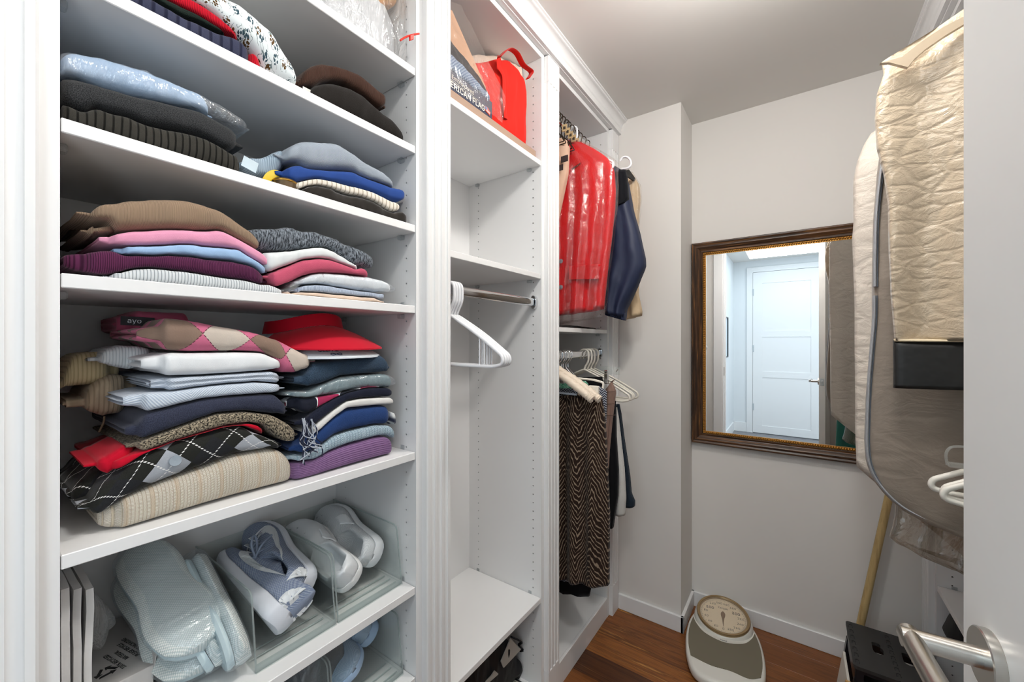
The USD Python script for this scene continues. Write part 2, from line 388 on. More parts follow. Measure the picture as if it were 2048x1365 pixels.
    R = np.array(rings)
    mid = R[len(fs) + n // 2]; ta = np.concatenate([[0], np.cumsum(np.linalg.norm(np.diff(mid, axis=0), axis=1))])
    tc = ta - ta[M - 1 + K // 2]
    uv = np.array([[(s, t) for t in tc] for s in ss]).reshape(-1, 2)
    R = wob(R, amp)
    if wr:
        q = R.reshape(-1, 3); nz_ = meshkit.fbm(q * np.array([30, 42, 16]) + seed * 3.7, 3, seed) - 0.5
        R[..., 0] += (wr * 2 * nz_).reshape(R.shape[:2]) * 1.6; R[..., 2] += (wr * nz_).reshape(R.shape[:2])
    R[..., 2] = np.maximum(R[..., 2], fl_ + 0.0006); R[..., 1] = np.clip(R[..., 1], *yb)
    t = loft(R, caps=False)
    if t.volume < 0: t.invert()
    return t, uv

def hang(left, right, Y, th=0.03, n=40, M=44, waves=5, wamp=0.012, wtop=0.15, seed=1, tht=None, skew=0.0, crink=0.0, cfreq=30.0, phase=0.0, sq=0.55):
    """A hanging garment: outlines (points of the photograph) at the distance Y; closed cloth body with vertical folds. Returns (mesh, uv)."""
    def prof(p):
        q = np.array([onY(u, v, Y) for u, v in p]); q = q[np.argsort(q[:, 2])]; return q[:, 2], q[:, 0]
    zl, xl = prof(left); zr, xr = prof(right)
    z0, z1 = max(zl.min(), zr.min()), min(zl.max(), zr.max())
    zb0, zb1 = min(zl.min(), zr.min()), max(zl.max(), zr.max())
    tz = np.linspace(0, 1, n)
    rng = np.random.default_rng(seed); ph = rng.uniform(0, 6.28, 4)
    R, T = [], []
    fa = np.arange(M) * 2 * math.pi / M
    for k, a in enumerate(tz):
        zL = zl.max() + (zl.min() - zl.max()) * a; zR = zr.max() + (zr.min() - zr.max()) * a
        L, Rr = np.interp(zL, zl, xl), np.interp(zR, zr, xr)
        c = (np.cos(fa) * -0.5 + 0.5); x = L + (Rr - L) * c; z = zL + (zR - zL) * c
        w = wtop + (1 - wtop) * a
        e = min(1.0, 6 * a + 0.12)
        tk = (th if tht is None else np.interp(a, tht[0], tht[1])) * min(1.0, 0.25 + 8 * a)
        side = np.sign(np.sin(fa)) * np.abs(np.sin(fa)) ** sq
        y = Y - side * tk + wamp * w * (np.sin(waves * 2 * math.pi * c + ph[0] + phase + 0.6 * math.sin(3 * a + ph[1])) + 0.5 * np.sin(waves * 3.3 * c * 2 + ph[2] + a * 2)) + skew * (c - 0.5)
        R.append(np.stack([x, y, z], 1)); T.append(np.stack([x - L, z], 1))
    R = np.array(R); uv = np.array(T).reshape(-1, 2)
    if crink:
        q = R.reshape(-1, 3); d = meshkit.fbm(q * np.array([cfreq, cfreq, cfreq * 0.6]) + seed, 4, seed) - 0.5
        R[..., 1] += (2 * crink * d).reshape(R.shape[:2])
    lo, hi = R[0].mean(0), R[-1].mean(0)
    t = loft(R, caps=True); uv = np.vstack([uv, uv[:M].mean(0), uv[-M:].mean(0)])
    return t, uv
# ================================================================== the room
XF, XB, XW = -0.77, -1.126, -1.15             # fronts of the left closet system, its back, the wall behind it
YB, YC, XCOL, CEIL = 2.275, 2.028, -0.445, 2.533
XR, XRB = 0.42, 0.80                            # fronts and back of the right closet system
YD = -0.15                                      # closet side of the wall with the doorway
white = simple('white_cabinet', '#ececec', 0.38, bump=(700, 0.04, 0.0004))
paint = simple('wall_paint', '#e6e3df', 0.75, bump=(260, 0.08, 0.0006), spec=0.25)
ceilp = simple('ceiling_paint', '#e6e4e0', 0.85, spec=0.2)
trimw = simple('trim_paint', '#ebebeb', 0.35)
dark = simple('dark_core', '#2c2622', 0.9)
chrome = simple('chrome', '#d9d9da', 0.10, 1.0)
satin = simple('satin_nickel', '#c9c6c0', 0.26, 1.0)

def plank_mat(k, a, b, streak):
    g = G(); p = g.n('geometry') + '.position'
    q = g.n('mapping', vector=p, location=(k * 1.7, k * 0.9, 0.0), scale=(1.1, 19.0, 1.0)) + '.vector'
    w = g.noise(q, 1.6, 5.0, 0.62, 1.2); fine = g.noise(g.scalev(p, (6.0, 160.0, 1.0)), 3.0, 3.0, 0.6)
    base = g.ramp(w, [(0.28, lin(a)), (0.5, lin(b)), (0.60, lin(a)), (0.70, lin(streak)), (0.86, lin(b))])
    base = g.mixc(1.0, base, g.mixc(fine, (0.62,) * 3, (1.15,) * 3), 'multiply')
    return g.out('walnut_plank_%d' % k, g.pbsdf(base_color=base, roughness=0.32, specular_ior_level=0.4, normal=g.bump(fine, 0.1, 0.0006)))
wal = [plank_mat(1, '#6d3f20', '#92592c', '#c98a44'), plank_mat(2, '#47291a', '#613a22', '#7c5030'), plank_mat(3, '#7d4a26', '#a3652f', '#d79a50'), plank_mat(4, '#74431f', '#8a5329', '#a56b38')]
fl = struct('floor', box(XW, 0.85, -0.28, YB + 0.02, -0.03, -0.0125), simple('subfloor', '#241610', 0.9), 'dark walnut plank floor of the closet, running crosswise', 'floor')
rg = random.Random(4); y = 2.275 - 0.08 - 0.26; pw = 0.1295
y0 = 1.925 + pw * 3
i = 0
while y0 > -0.25:
    yb = y0 - pw; cut = rg.uniform(-0.6, 0.2) if i % 3 != 1 else None
    spans = [(XW, 0.84)] if cut is None else [(XW, cut), (cut, 0.84)]
    if 1.2 < yb < 2.2: spans = [(XW, 0.84)]
    mi = {2: 0, 3: 0, 4: 2, 5: 1, 6: 3, 7: 2}.get(i, rg.randrange(4))
    for sx in spans:
        put('/World/floor/' + unique('/World/floor', 'plank'), box(sx[0] + 0.0004, sx[1] - 0.0004, yb + 0.0004, min(y0, YB) - 0.0004, -0.012, 0.0, 0.0006), wal[mi], 30, None, (0, 0, 0))
        mi = rg.randrange(4)
    y0 = yb; i += 1
struct('ceiling', box(XW, 0.85, -0.28, YB + 0.02, CEIL, CEIL + 0.05), ceilp, 'smooth grey white closet ceiling above the crown moulding', 'ceiling')
struct('wall_back', box(XCOL, 0.85, YB, YB + 0.06, 0, CEIL), paint, 'plain pale grey back wall carrying the framed mirror', 'wall')
struct('wall_column', box(XW, XCOL, YC, YB + 0.06, 0, CEIL), paint, 'boxed out pale grey column between closet system and mirror wall', 'wall')
struct('wall_left', box(XW - 0.05, XW, -0.28, YC, 0, CEIL), paint, 'wall hidden behind the left closet system', 'wall')
struct('wall_right', box(XRB + 0.02, XRB + 0.07, -0.28, YB, 0, CEIL), paint, 'wall behind the right closet system', 'wall')
DX0, DX1, DH = -0.625, 0.235, 2.40
fw = trimesh.util.concatenate([box(XW, DX0, YD - 0.12, YD, 0, CEIL), box(DX1, 0.85, YD - 0.12, YD, 0, CEIL), box(DX0, DX1, YD - 0.12, YD, DH, CEIL)])
struct('wall_front', fw, paint, 'wall around the open closet doorway', 'wall')
jb = trimesh.util.concatenate([box(DX0, DX0 + 0.018, YD - 0.125, YD + 0.004, 0, DH), box(DX1 - 0.018, DX1, YD - 0.125, YD - 0.05, 0, DH), box(DX0, DX1, YD - 0.125, YD + 0.004, DH - 0.018, DH), box(DX0 + 0.018, DX0 + 0.03, YD - 0.09, YD - 0.045, 0, DH - 0.018)])
struct('trim_1', jb, trimw, 'white door jamb with strike plate around the closet doorway', 'door frame', kids=[('strike_plate', box(DX0 + 0.018, DX0 + 0.0195, YD - 0.04, YD - 0.005, 1.04, 1.13), satin)])
struct('trim_2', trimesh.util.concatenate([box(DX0 - 0.075, DX0 + 0.004, YD, YD + 0.016, 0, DH - 0.004), box(DX0 - 0.075, DX1 + 0.075, YD, YD + 0.016, DH - 0.004, DH + 0.07)]), trimw, 'flat white casing round the inside of the closet doorway', 'door casing')
def bboard(name, x0, x1, y0, y1, label):
    struct(name, box(x0, x1, y0, y1, 0, 0.078, 0.0025), trimw, label, 'baseboard')
bboard('baseboard_back', XCOL, XR + 0.06, YB - 0.014, YB, 'white baseboard along the mirror wall')
bboard('baseboard_column', XF + 0.02, XCOL + 0.014, YC - 0.014, YC, 'white baseboard across the front of the column')
bboard('baseboard_column_side', XCOL, XCOL + 0.014, YC - 0.014, YB, 'short white baseboard on the side of the column')

# ------------------------------------------------------------------ closet systems
def panel_with_holes(x0, x1, y0, y1, z0, z1, xs, face, zs):
    """upright cabinet side lying in y0..y1; face -1/+1: peg holes in the y0/y1 face."""
    p = m3.Manifold.cube((x1 - x0, y1 - y0, z1 - z0)).translate((x0, y0, z0))
    cut, plugs = [], []
    for x in xs:
        for z in zs:
            yc = y0 if face < 0 else y1
            cut.append(m3.Manifold.cylinder(0.008, 0.0026, 0.0026, 10, True).rotate((90, 0, 0)).translate((x, yc, z)))
            plugs.append(place(trimesh.creation.cylinder(0.0026, 0.001, sections=10), (x, yc - face * 0.0035, z), (1, 0, 0), (0, 0, 1)))
    p = p - m3.Manifold.batch_boolean(cut, m3.OpType.Add)
    return as_tri(p), trimesh.util.concatenate(plugs)
def pilaster(cy, w, x, z0, z1, dirx, zf0, zf1):
    """fluted board, front face at x, thickness .02 going to x - dirx*.02, centred on cy."""
    h = w / 2
    pts = [(-h, -0.02), (-h, -0.003), (-h + 0.003, 0)]
    for c in (-0.55, 0.0, 0.55):
        a = c * h; r = 0.0075
        for t in np.linspace(0, math.pi, 9): pts.append((a - r * math.cos(t), -0.0045 * math.sin(t)))
    pts += [(h - 0.003, 0), (h, -0.003), (h, -0.02)]
    fl_ = trimesh.creation.extrude_polygon(Polygon(pts), zf1 - zf0, engine='earcut')
    v = fl_.vertices.copy(); fl_.vertices = np.stack([x + dirx * v[:, 1], cy + v[:, 0], v[:, 2] + zf0], 1); fl_.fix_normals()
    x_ = sorted((x, x - dirx * 0.02))
    return [fl_, box(x_[0], x_[1], cy - h, cy + h, zf1, z1, 0.0015), box(x_[0] - 0.0, x_[1], cy - h, cy + h, z0, zf0, 0.0015)]
def clip(x, y, z, sgn):
    """clear shelf pin under a shelf end."""
    return trimesh.util.concatenate([box(x - 0.009, x + 0.009, min(y, y - sgn * 0.012), max(y, y - sgn * 0.012), z - 0.012, z - 0.001, 0.002), box(x - 0.007, x + 0.007, min(y, y - sgn * 0.003), max(y, y - sgn * 0.003), z - 0.001, z + 0.03, 0.001)])
clearp = acrylic('clear_plastic', (0.86, 0.87, 0.88), haze=0.12)
TZ = 0.019
def hole_rows(z0, z1, off=0.0): return np.arange(z0 + off, z1, 0.032)
XH = (XF - 0.037, XB + 0.05)
SH1 = [2.070, 1.876, 1.679, 1.478, 1.113, 0.777, 0.552, 0.32]
def shelfboard(y0, y1, z, x0=XB, x1=XF - 0.002): return box(x0, x1, y0 + 0.001, y1 - 0.001, z - TZ, z, 0.0012)
def unit(label, yl, yr, shelves, holes, pil, kick=True, lpanel=True, back_seams=()):
    t = Thing('closet_unit', label, 'closet shelving')
    pr, pg = panel_with_holes(XB, XF, yr, yr + TZ, 0, 2.464, XH, -1, holes)
    t.part('side_panel', pr, white, False, sub=[('peg_holes', pg, dark, 30, None, (), None, 'stuff')])
    if lpanel:
        pl, pg2 = panel_with_holes(XB, XF, yl - TZ, yl, 0, 2.464, XH, 1, holes[::2])
        t.part('side_panel', pl, white, False)
    t.part('back_panel', box(XB - 0.012, XB, yl - TZ, yr + TZ, 0, 2.464), white)
    t.part('top_panel', box(XB, XF, yl, yr, 2.445, 2.464, 0.001), white)
    for z in shelves:
        cl = []
        for x in (XF - 0.05, XB + 0.05):
            cl.append(('shelf_clip', clip(x, yr, z - TZ, 1), clearp)); cl.append(('shelf_clip', clip(x, yl, z - TZ, -1), clearp))
        t.part('shelf', shelfboard(yl, yr, z), white, sub=cl)
    t.part('deck', box(XB, XF - 0.012, yl, yr, 0.075, 0.094, 0.001), white)
    t.part('kick_board', trimesh.util.concatenate([box(XF - 0.012, XF, yl - 0.0, yr, 0, 0.098, 0.002), box(XF - 0.03, XF - 0.012, yl, yr, 0, 0.075)]), white)
    for cy in pil:
        t.part('pilaster', pilaster(cy, 0.084, -0.75, 0.0, 2.46, 1, 0.15, 2.36), white, 35)
        t.part('stile', box(XF - 0.03, XF, cy - 0.042, cy + 0.042, 0, 2.46), white)
    return t
Y1, Y2, Y3 = (0.084, 0.675), (0.797, 1.278), (1.40, 1.92)
u1 = unit('left closet shelving bay packed with folded knitwear, nearest the camera', *Y1, SH1, hole_rows(0.16, 2.42), (0.023, 0.736)).done()
u2t = unit('middle closet bay with chrome rod and few white hangers', *Y2, [2.062, 1.640, 0.433], hole_rows(0.16, 2.42, 0.011), (1.339,))
def oval_rod(x, z, y0, y1, hgt=0.03, wd=0.014):
    a = np.arange(20) * 2 * math.pi / 20; p = np.array([(wd / 2 * np.sign(c) * abs(c) ** 0.7, hgt / 2 * np.sign(s_) * abs(s_) ** 0.85) for c, s_ in zip(np.cos(a), np.sin(a))])
    return loft(np.array([np.stack([x + p[:, 0], np.full(20, yy), z + p[:, 1]], 1) for yy in (y0, y1)]))
def rod_cup(x, z, y, s=1):
    m = m3.Manifold.cylinder(0.016, 0.013, 0.013, 20).scale((1, 1.9, 1))
    m = m - m3.Manifold.cylinder(0.02, 0.0095, 0.0095, 20).scale((1, 1.75, 1)).translate((0, 0, 0.003))
    m = as_tri(m.rotate((90 * s, 0, 0)).translate((x, y, z))); return m
u2t.part('hanging_rod', oval_rod(-0.797, 1.535, Y2[0] + 0.002, Y2[1] - 0.002), chrome, sub=[('rod_cup', rod_cup(-0.797, 1.535, Y2[1], 1), chrome)])
u2 = u2t.done()
u3t = unit('far left closet bay with hanging clothes on two rods', *Y3, [1.446], hole_rows(0.16, 2.42, 0.02), (1.981,))
RX3, RZU, RZL = -0.805, 2.318, 1.330
u3t.part('hanging_rod', oval_rod(RX3, RZU, Y3[0] + 0.002, Y3[1] - 0.002), chrome, sub=[('rod_cup', rod_cup(RX3, RZU, Y3[1], 1), chrome)])
u3t.part('hanging_rod', oval_rod(RX3, RZL, Y3[0] + 0.002, Y3[1] - 0.002), chrome, sub=[('rod_cup', rod_cup(RX3, RZL, Y3[1], 1), chrome)])
u3t.part('wall_filler', box(XF - 0.02, XF, 2.02, 2.028, 0, 2.46), white)
u3 = u3t.done()
# frieze and crown
struct('trim_3', box(XF - 0.02, -0.738, -0.15, YC, 2.464, 2.50), trimw, 'white frieze board above the left closet bays', 'frieze')
def crown(x0, dirx, ya, yb, name, label):
    prof = [(0, 0), (0.006, 0), (0.008, 0.004), (0.006, 0.009), (0.010, 0.012), (0.010, 0.017)]
    for t in np.linspace(0, 1, 7): prof.append((0.010 + 0.012 * t, 0.017 + 0.006 * math.sin(t * math.pi / 2) + 0.010 * t * t))
    for t in np.linspace(0, 1, 9): prof.append((0.023 + 0.020 * (1 - math.cos(t * math.pi / 2)), 0.036 + 0.022 * math.sin(t * math.pi / 2)))
    prof += [(0.046, 0.060), (0.046, 0.064), (0.052, 0.066), (0.052, CEIL - 2.462), (0, CEIL - 2.462)]
    m = trimesh.creation.extrude_polygon(Polygon(prof).buffer(0), yb - ya, engine='earcut'); v = m.vertices.copy()
    m.vertices = np.stack([x0 + dirx * v[:, 0], v[:, 2] + ya, v[:, 1] + 2.462], 1); m.fix_normals()
    struct(name, m, trimw, label, 'crown moulding', 30)
crown(-0.757, 1, -0.15, YC, 'trim_4', 'stepped white crown moulding along the left closet top')
# right closet system: only its far end shows between the door and the garment bags
t = Thing('closet_unit', 'right closet bay behind the open door, its low shelf just showing', 'closet shelving')
ZS = [z for z in hole_rows(0.16, 2.42)]
p, pg = panel_with_holes(XR, XRB, 2.08, 2.08 + TZ, 0, 2.464, (XR + 0.04, XRB - 0.05), -1, ZS)
t.part('side_panel', p, white, False, sub=[('peg_holes', pg, dark, 30, None, (), None, 'stuff')])
t.part('side_panel', box(XR, XRB, 0.72, 0.72 + TZ, 0, 2.464), white)
t.part('back_panel', box(XRB, XRB + 0.012, 0.72, 2.10, 0, 2.464), white)
t.part('top_panel', box(XR, XRB, 0.74, 2.08, 2.445, 2.464), white)
t.part('shelf', box(XR + 0.002, XRB, 1.362, 2.079, 0.481, 0.50, 0.001), white, sub=[('shelf_clip', clip(XR + 0.045, 2.08, 0.481, 1), clearp)])
t.part('deck', box(XR + 0.012, XRB, 0.74, 2.08, 0.075, 0.094), white)
t.part('kick_board', box(XR, XR + 0.012, 0.72, 2.08, 0, 0.098), white)
t.part('pilaster', pilaster(2.14, 0.084, XR - 0.02, 0.0, 2.46, -1, 0.15, 2.36), white, 35)
t.part('stile', box(XR, XR + 0.03, 2.098, YB, 0, 2.46), white)
t.part('partition', box(XR, XRB, 1.343, 1.361, 0, 2.445), white)
t.part('hanging_rod', oval_rod(0.455, 2.29, 0.74, 1.342), chrome)
t.part('hanging_rod', oval_rod(0.455, 2.29, 1.362, 2.079), chrome)
t.part('hanging_rod', oval_rod(0.455, 1.245, 0.74, 1.342), chrome)
t.done()
struct('trim_5', box(XR - 0.032, XR + 0.02, 0.72, YB, 2.464, 2.50), trimw, 'white frieze board above the right closet bay', 'frieze')
crown(XR - 0.012, -1, 0.72, YB, 'trim_6', 'white crown moulding above the garment bags on the right')

# ------------------------------------------------------------------ closet door, open into the room
HX, HY, DW, DT = 0.222, YD, 0.795, 0.04
da = math.radians(5.2); dd = np.array([-math.sin(da), math.cos(da), 0]); dn = np.array([-math.cos(da), -math.sin(da), 0])
doorp = simple('door_paint', '#eaeae8', 0.33)
def dframe(s_, n_, z): return np.array([HX, HY, 0]) + dd * s_ + dn * n_ + np.array([0, 0, z])
DF = lambda s_, n_, z: (dframe(s_, n_, z), dd, np.array([0, 0, 1.0]))   # local z of prism = dd x z = -dn... (points to +X side)
slab = place(box(0, DW, 0.012, DH - 0.02, -DT, 0, 0.0015), dframe(0, 0, 0), dd, (0, 0, 1))
if (slab.centroid - dframe(DW / 2, 0, DH / 2)) @ dn > 0: slab = place(box(0, DW, 0.012, DH - 0.02, 0, DT, 0.0015), dframe(0, 0, 0), dd, (0, 0, 1))
struct_door = Thing('door_1', 'open white closet door with satin lever handle, right edge of view', 'door', None, 'structure')
LZ = 1.083; LS = DW - 0.062
hsub = []
ros = place(as_tri(m3.Manifold.cylinder(0.009, 0.027, 0.0262, 48)), dframe(LS, 0, LZ), dd, (0, 0, 1))
zax = np.cross(dd, (0, 0, 1)); sg = 1.0 if zax @ dn > 0 else -1.0
def dcyl(r0, r1, a, b, s_=LS, n=32): # cylinder standing out of the door from a to b
    prof = [(r0, 0), (r1, b - a)]; m = lathe(prof, n); return place(m, dframe(s_, a, LZ), dd if sg > 0 else -dd, (0, 0, 1)) if True else None
neck_r = 0.0095
neck = dcyl(neck_r, neck_r, 0.008, 0.066)
rosette = place(lathe([(0.0265, 0.0), (0.0272, 0.0015), (0.0272, 0.0085), (0.0262, 0.0095), (0.0, 0.0095)], 48), dframe(LS, 0, LZ), dd if sg > 0 else -dd, (0, 0, 1))
e0, e1 = dframe(LS + 0.004, 0.058, LZ), dframe(LS - 0.115, 0.058, LZ)
grip = tube(np.array([e0 - (e1 - e0) * 0.045, *[e0 + (e1 - e0) * k for k in np.linspace(0, 1, 6)]]), [0.0094] * 7, 24)
struct_door.part('door_leaf', slab, doorp)
struct_door.part('door_handle', rosette, satin, 40, None, [('neck', neck, satin, 40), ('lever', grip, satin, 40), ('set_screw', place(lathe([(0.0025, 0), (0.0025, 0.0012)], 12), dframe(LS, 0.03, LZ - neck_r + 0.0006), dd, dn), chrome)])
struct_door.part('latch_plate', place(box(-0.0125, 0.0125, -0.028, 0.028, 0, 0.0014, 0.0005), dframe(DW - 0.0002, -DT / 2, LZ), dn, (0, 0, 1)), satin, sub=[('latch', place(box(-0.006, 0.006, -0.01, 0.01, 0, 0.009, 0.001), dframe(DW, -DT / 2, LZ), dn, (0, 0, 1)), satin)])
struct_door.done()

# ------------------------------------------------------------------ the hall seen in the mirror
hallp = simple('hall_paint', '#e6ebee', 0.7, spec=0.2); halld = simple('hall_door_paint', '#f0f2f3', 0.4)
HB, HL, HR2, HC = -2.70, -0.80, 1.55, 2.66
hf = struct('floor', box(HL, HR2, HB, YD - 0.12, -0.03, -0.0125), simple('hall_subfloor', '#3a3a3d', 0.9), 'grey plank floor of the hall outside, seen in the mirror', 'floor')
hm = [simple('hall_plank_%d' % k, c, 0.35, vary=0.12, vscale=9) for k, c in enumerate(('#6b6b70', '#77777c', '#616167'))]
yy, k = HB, 0
while yy < YD - 0.13:
    put('/World/floor_001/' + unique('/World/floor_001', 'plank'), box(HL, HR2, yy + 0.0005, min(yy + 0.13, YD - 0.1205) - 0.0005, -0.012, 0, 0.0008), hm[k % 3], 30, None, (0, 0, 0)); yy += 0.13; k += 1
struct('wall_hall_back', box(HL, HR2, HB - 0.05, HB, 0, HC), hallp, 'pale blue white hall wall around the white panel door', 'wall')
struct('wall_hall_left', box(HL - 0.05, HL, HB, YD - 0.12, 0, HC), hallp, 'pale hall side wall with a slim framed picture', 'wall')
struct('wall_hall_right', box(HR2, HR2 + 0.05, HB, YD - 0.12, 0, HC), hallp, 'far side wall of the hall', 'wall')
struct('wall_hall_front', trimesh.util.concatenate([box(XW - 0.02, DX0, YD - 0.1215, YD - 0.12, 0, HC), box(DX1, HR2, YD - 0.1215, YD - 0.12, 0, HC), box(DX0, DX1, YD - 0.1215, YD - 0.12, DH, HC)]), hallp, 'hall face of the closet wall', 'wall')
struct('ceiling', box(HL, HR2, HB, YD - 0.12, HC, HC + 0.05), ceilp, 'ceiling of the hall outside the closet', 'ceiling')
HD0, HDW, HDH = -0.53, 0.84, 2.47
struct('trim_7', trimesh.util.concatenate([box(HD0 - 0.085, HD0 - 0.004, HB, HB + 0.02, 0, HDH + 0.004), box(HD0 + HDW + 0.004, HD0 + HDW + 0.085, HB, HB + 0.02, 0, HDH + 0.004), box(HD0 - 0.085, HD0 + HDW + 0.085, HB, HB + 0.02, HDH + 0.004, HDH + 0.085)]), halld, 'white casing around the hall door in the mirror', 'door casing')
bboard2 = struct('baseboard_hall', trimesh.util.concatenate([box(HL, HD0 - 0.085, HB, HB + 0.014, 0, 0.14), box(HL, HL + 0.014, HB, YD - 0.13, 0, 0.14)]), halld, 'white hall baseboard seen in the mirror', 'baseboard')
hd = m3.Manifold.cube((HDW, 0.04, HDH)).translate((HD0, HB - 0.02, 0.008))
for z0, z1 in ((0.12, 0.86), (0.95, 1.48), (1.57, 2.30)):
    hd = hd - m3.Manifold.cube((HDW - 0.24, 0.01, z1 - z0)).translate((HD0 + 0.12, HB + 0.012, z0))
t = Thing('door_2', 'white three panel hall door reflected in the mirror', 'door', None, 'structure')
t.part('door_leaf', as_tri(hd), halld, False)
for z in (0.35, 1.25, 2.12): t.part('hinge', box(HD0 - 0.006, HD0 + 0.010, HB + 0.018, HB + 0.03, z, z + 0.10, 0.002), simple('hinge_paint', '#b9c2c8', 0.4))
t.done()
t = Thing('framed_picture', 'slim black framed picture on the hall wall, seen in the mirror', 'picture')
t.part('picture_frame', trimesh.util.concatenate([box(HL, HL + 0.02, -1.95, -1.60, 1.18, 1.195), box(HL, HL + 0.02, -1.95, -1.60, 1.735, 1.75), box(HL, HL + 0.02, -1.95, -1.935, 1.18, 1.75), box(HL, HL + 0.02, -1.615, -1.60, 1.18, 1.75)]), simple('black_frame', '#1c2226', 0.4))
t.part('picture_print', box(HL + 0.001, HL + 0.006, -1.94, -1.61, 1.19, 1.74), simple('pale_print', '#cfe0ea', 0.5, vary=0.15, vscale=8))
t.done()
# ================================================================== folded clothes on the near shelves
TH = 0.0
def garment(name, label, cat, mat, top, bot, X, group=None, sub=(), extra=(), **kw):
    t = Thing(name, label, cat, group)
    m, uv = fold(top, bot, X, **kw)
    t.part('folded_body', m, mat, True, uv, sub)
    for e in extra: t.part(*e)
    return t.done()
def extend(z, *p): return z(*p)
ZA, ZB_, ZC, ZD_, ZE, ZF_ = 1.876, 1.679, 1.478, 1.113, 0.777, 0.552
GA, GB, GC, GD, GD2 = 'folded clothes on the second shelf', 'folded clothes on the third shelf', 'folded clothes on the fourth shelf', 'left pile on the wide fifth shelf', 'right pile on the wide fifth shelf'

# ---- second shelf, left pile (runs out of the top of the picture)
q = zf(300, 0, 6.4)
garment('sweater', 'navy wide-ribbed sweater lowest under the floral blouse', 'sweater', fab('navy_rib', '#3c3f55', 'rib', '#23253a', 0.0145, 0.5, duty=0.35),
        q((-620, -330), (-300, -170), (60, 0), (200, 80), (400, 180), (600, 250), (860, 390), (1070, 440), (1200, 510), (1300, 590), (1320, 650)), ZA, -0.782, GA, lobe=0.004, lob=2)
garment('sweater', 'dark green sweater, thin line between navy and red ones', 'sweater', fab('dark_green_knit', '#23302a', 'knit', '#151c18', 0.003),
        q((-620, -450), (-300, -270), (60, -60), (300, 20), (600, 170), (860, 330), (1000, 412)), q((-620, -330), (-300, -170), (60, 0), (200, 80), (400, 180), (600, 250), (860, 390), (1010, 425)), -0.787, GA)
garment('sweater', 'bright red ribbed sweater sagging under the floral blouse', 'sweater', fab('red_rib', '#c8132a', 'rib', '#8d0a1c', 0.0022, 0.5),
        q((-620, -640), (-300, -420), (300, -130), (600, 10), (760, 110), (900, 220), (1020, 340), (1175, 490)), q((-620, -450), (-300, -270), (60, -60), (300, 20), (600, 170), (860, 330), (1000, 412), (1170, 497)), -0.784, GA)
garment('sleeve_end', 'small red cuff poking out under the floral blouse', 'garment', fab('red_plain', '#c9182c', 'rib', '#a11021', 0.003, 0.3),
        q((1290, 640), (1330, 640), (1400, 720), (1470, 815)), ZA, -0.782, GA, depth=0.10)
fl = fab('floral_cotton', '#dfe6e8', 'floral', bump=0.15, var=0.05)
q2 = q((-300, -520), (200, -420), (700, -230), (1000, -80), (1190, 0), (1400, 180), (1500, 270), (1620, 420), (1700, 600), (1830, 800), (1900, 920), (1935, 1075))
garment('blouse', 'white blouse with small brown and blue flowers, draped', 'blouse', fl, q2,
        q((-300, -430), (300, -140), (600, 10), (780, 110), (900, 215), (1020, 335), (1170, 485), (1300, 575), (1400, 690), (1470, 822), (1700, 960), (1935, 1085)), -0.778, GA, nose=0.05, wr=0.004, amp=0.004, depth=0.22, lob=0)
# right pile
q = zf(580, 0, 4.55)
garment('sweater', 'charcoal brown sweater on the second shelf, under the ribbed brown one', 'sweater', fab('charcoal_brown', '#2b2724', 'heather', '#1b1816', ns=900),
        q((200, 800), (300, 745), (400, 728), (560, 770), (700, 850), (850, 1000), (950, 1080), (1020, 1180), (1070, 1275)), ZA, -0.782, GA, lob=3, lobe=0.006,
        extra=[('care_tag', box(-0.7915, -0.7905, 0.405, 0.43, ZA + 0.004, ZA + 0.016), simple('tag_white', '#d8d4cc', 0.7))])
garment('sweater', 'chocolate brown fine-ribbed sweater on top of charcoal one', 'sweater', fab('brown_rib', '#4a3228', 'rib', '#2b1b15', 0.0024, 0.5),
        q((110, 730), (140, 650), (220, 575), (320, 553), (480, 588), (640, 648), (720, 710), (820, 800), (890, 850), (905, 890)),
        q((110, 750), (230, 790), (300, 748), (400, 728), (500, 745), (620, 812), (740, 900), (850, 985), (905, 935)), -0.79, GA, nose=0.05, lob=2, lobe=0.008)

# ---- third shelf
q = zf(100, 80, 4.876)
garment('sweater', 'black broad-ribbed sweater lying flat at the shelf edge', 'sweater', fab('black_rib', '#3a3833', 'rib', '#161512', 0.0088, 0.6, duty=0.3),
        q((100, 590), (200, 640), (330, 690), (450, 640), (560, 690), (800, 740), (960, 800), (1200, 850), (1450, 910), (1620, 985), (1720, 1058), (1870, 1140), (1895, 1250)), ZB_, -0.785, GB, wr=0.003, lob=2)
garment('sweater', 'charcoal wool sweater bulging under the bagged blue one', 'sweater', fab('charcoal_wool', '#454648', 'heather', '#232425', ns=800),
        q((110, 330), (300, 350), (530, 430), (850, 535), (1200, 600), (1430, 640), (1600, 720), (1700, 785), (1800, 850), (1850, 910), (1866, 960)),
        q((110, 590), (200, 640), (330, 690), (450, 640), (560, 690), (800, 740), (960, 800), (1200, 850), (1450, 910), (1620, 985), (1720, 1055), (1800, 1060), (1866, 985)), -0.79, GB, nose=0.05, wr=0.003, lob=2, lobe=0.01)
bt = q((105, 150), (180, 100), (250, 100), (400, 120), (560, 150), (900, 255), (1200, 380), (1480, 510), (1560, 600), (1590, 680))
bb = q((105, 300), (300, 345), (530, 430), (850, 530), (1200, 598), (1430, 640), (1560, 690), (1590, 700))
t = Thing('bagged_sweater', 'light blue sweater in a clear plastic bag', 'sweater', GB)
m, uv = fold(bt, bb, -0.80, nose=0.05, amp=0.003); t.part('sweater', m, fab('pale_blue_cotton', '#a9c1da', 'plain', bump=0.2), True, uv)
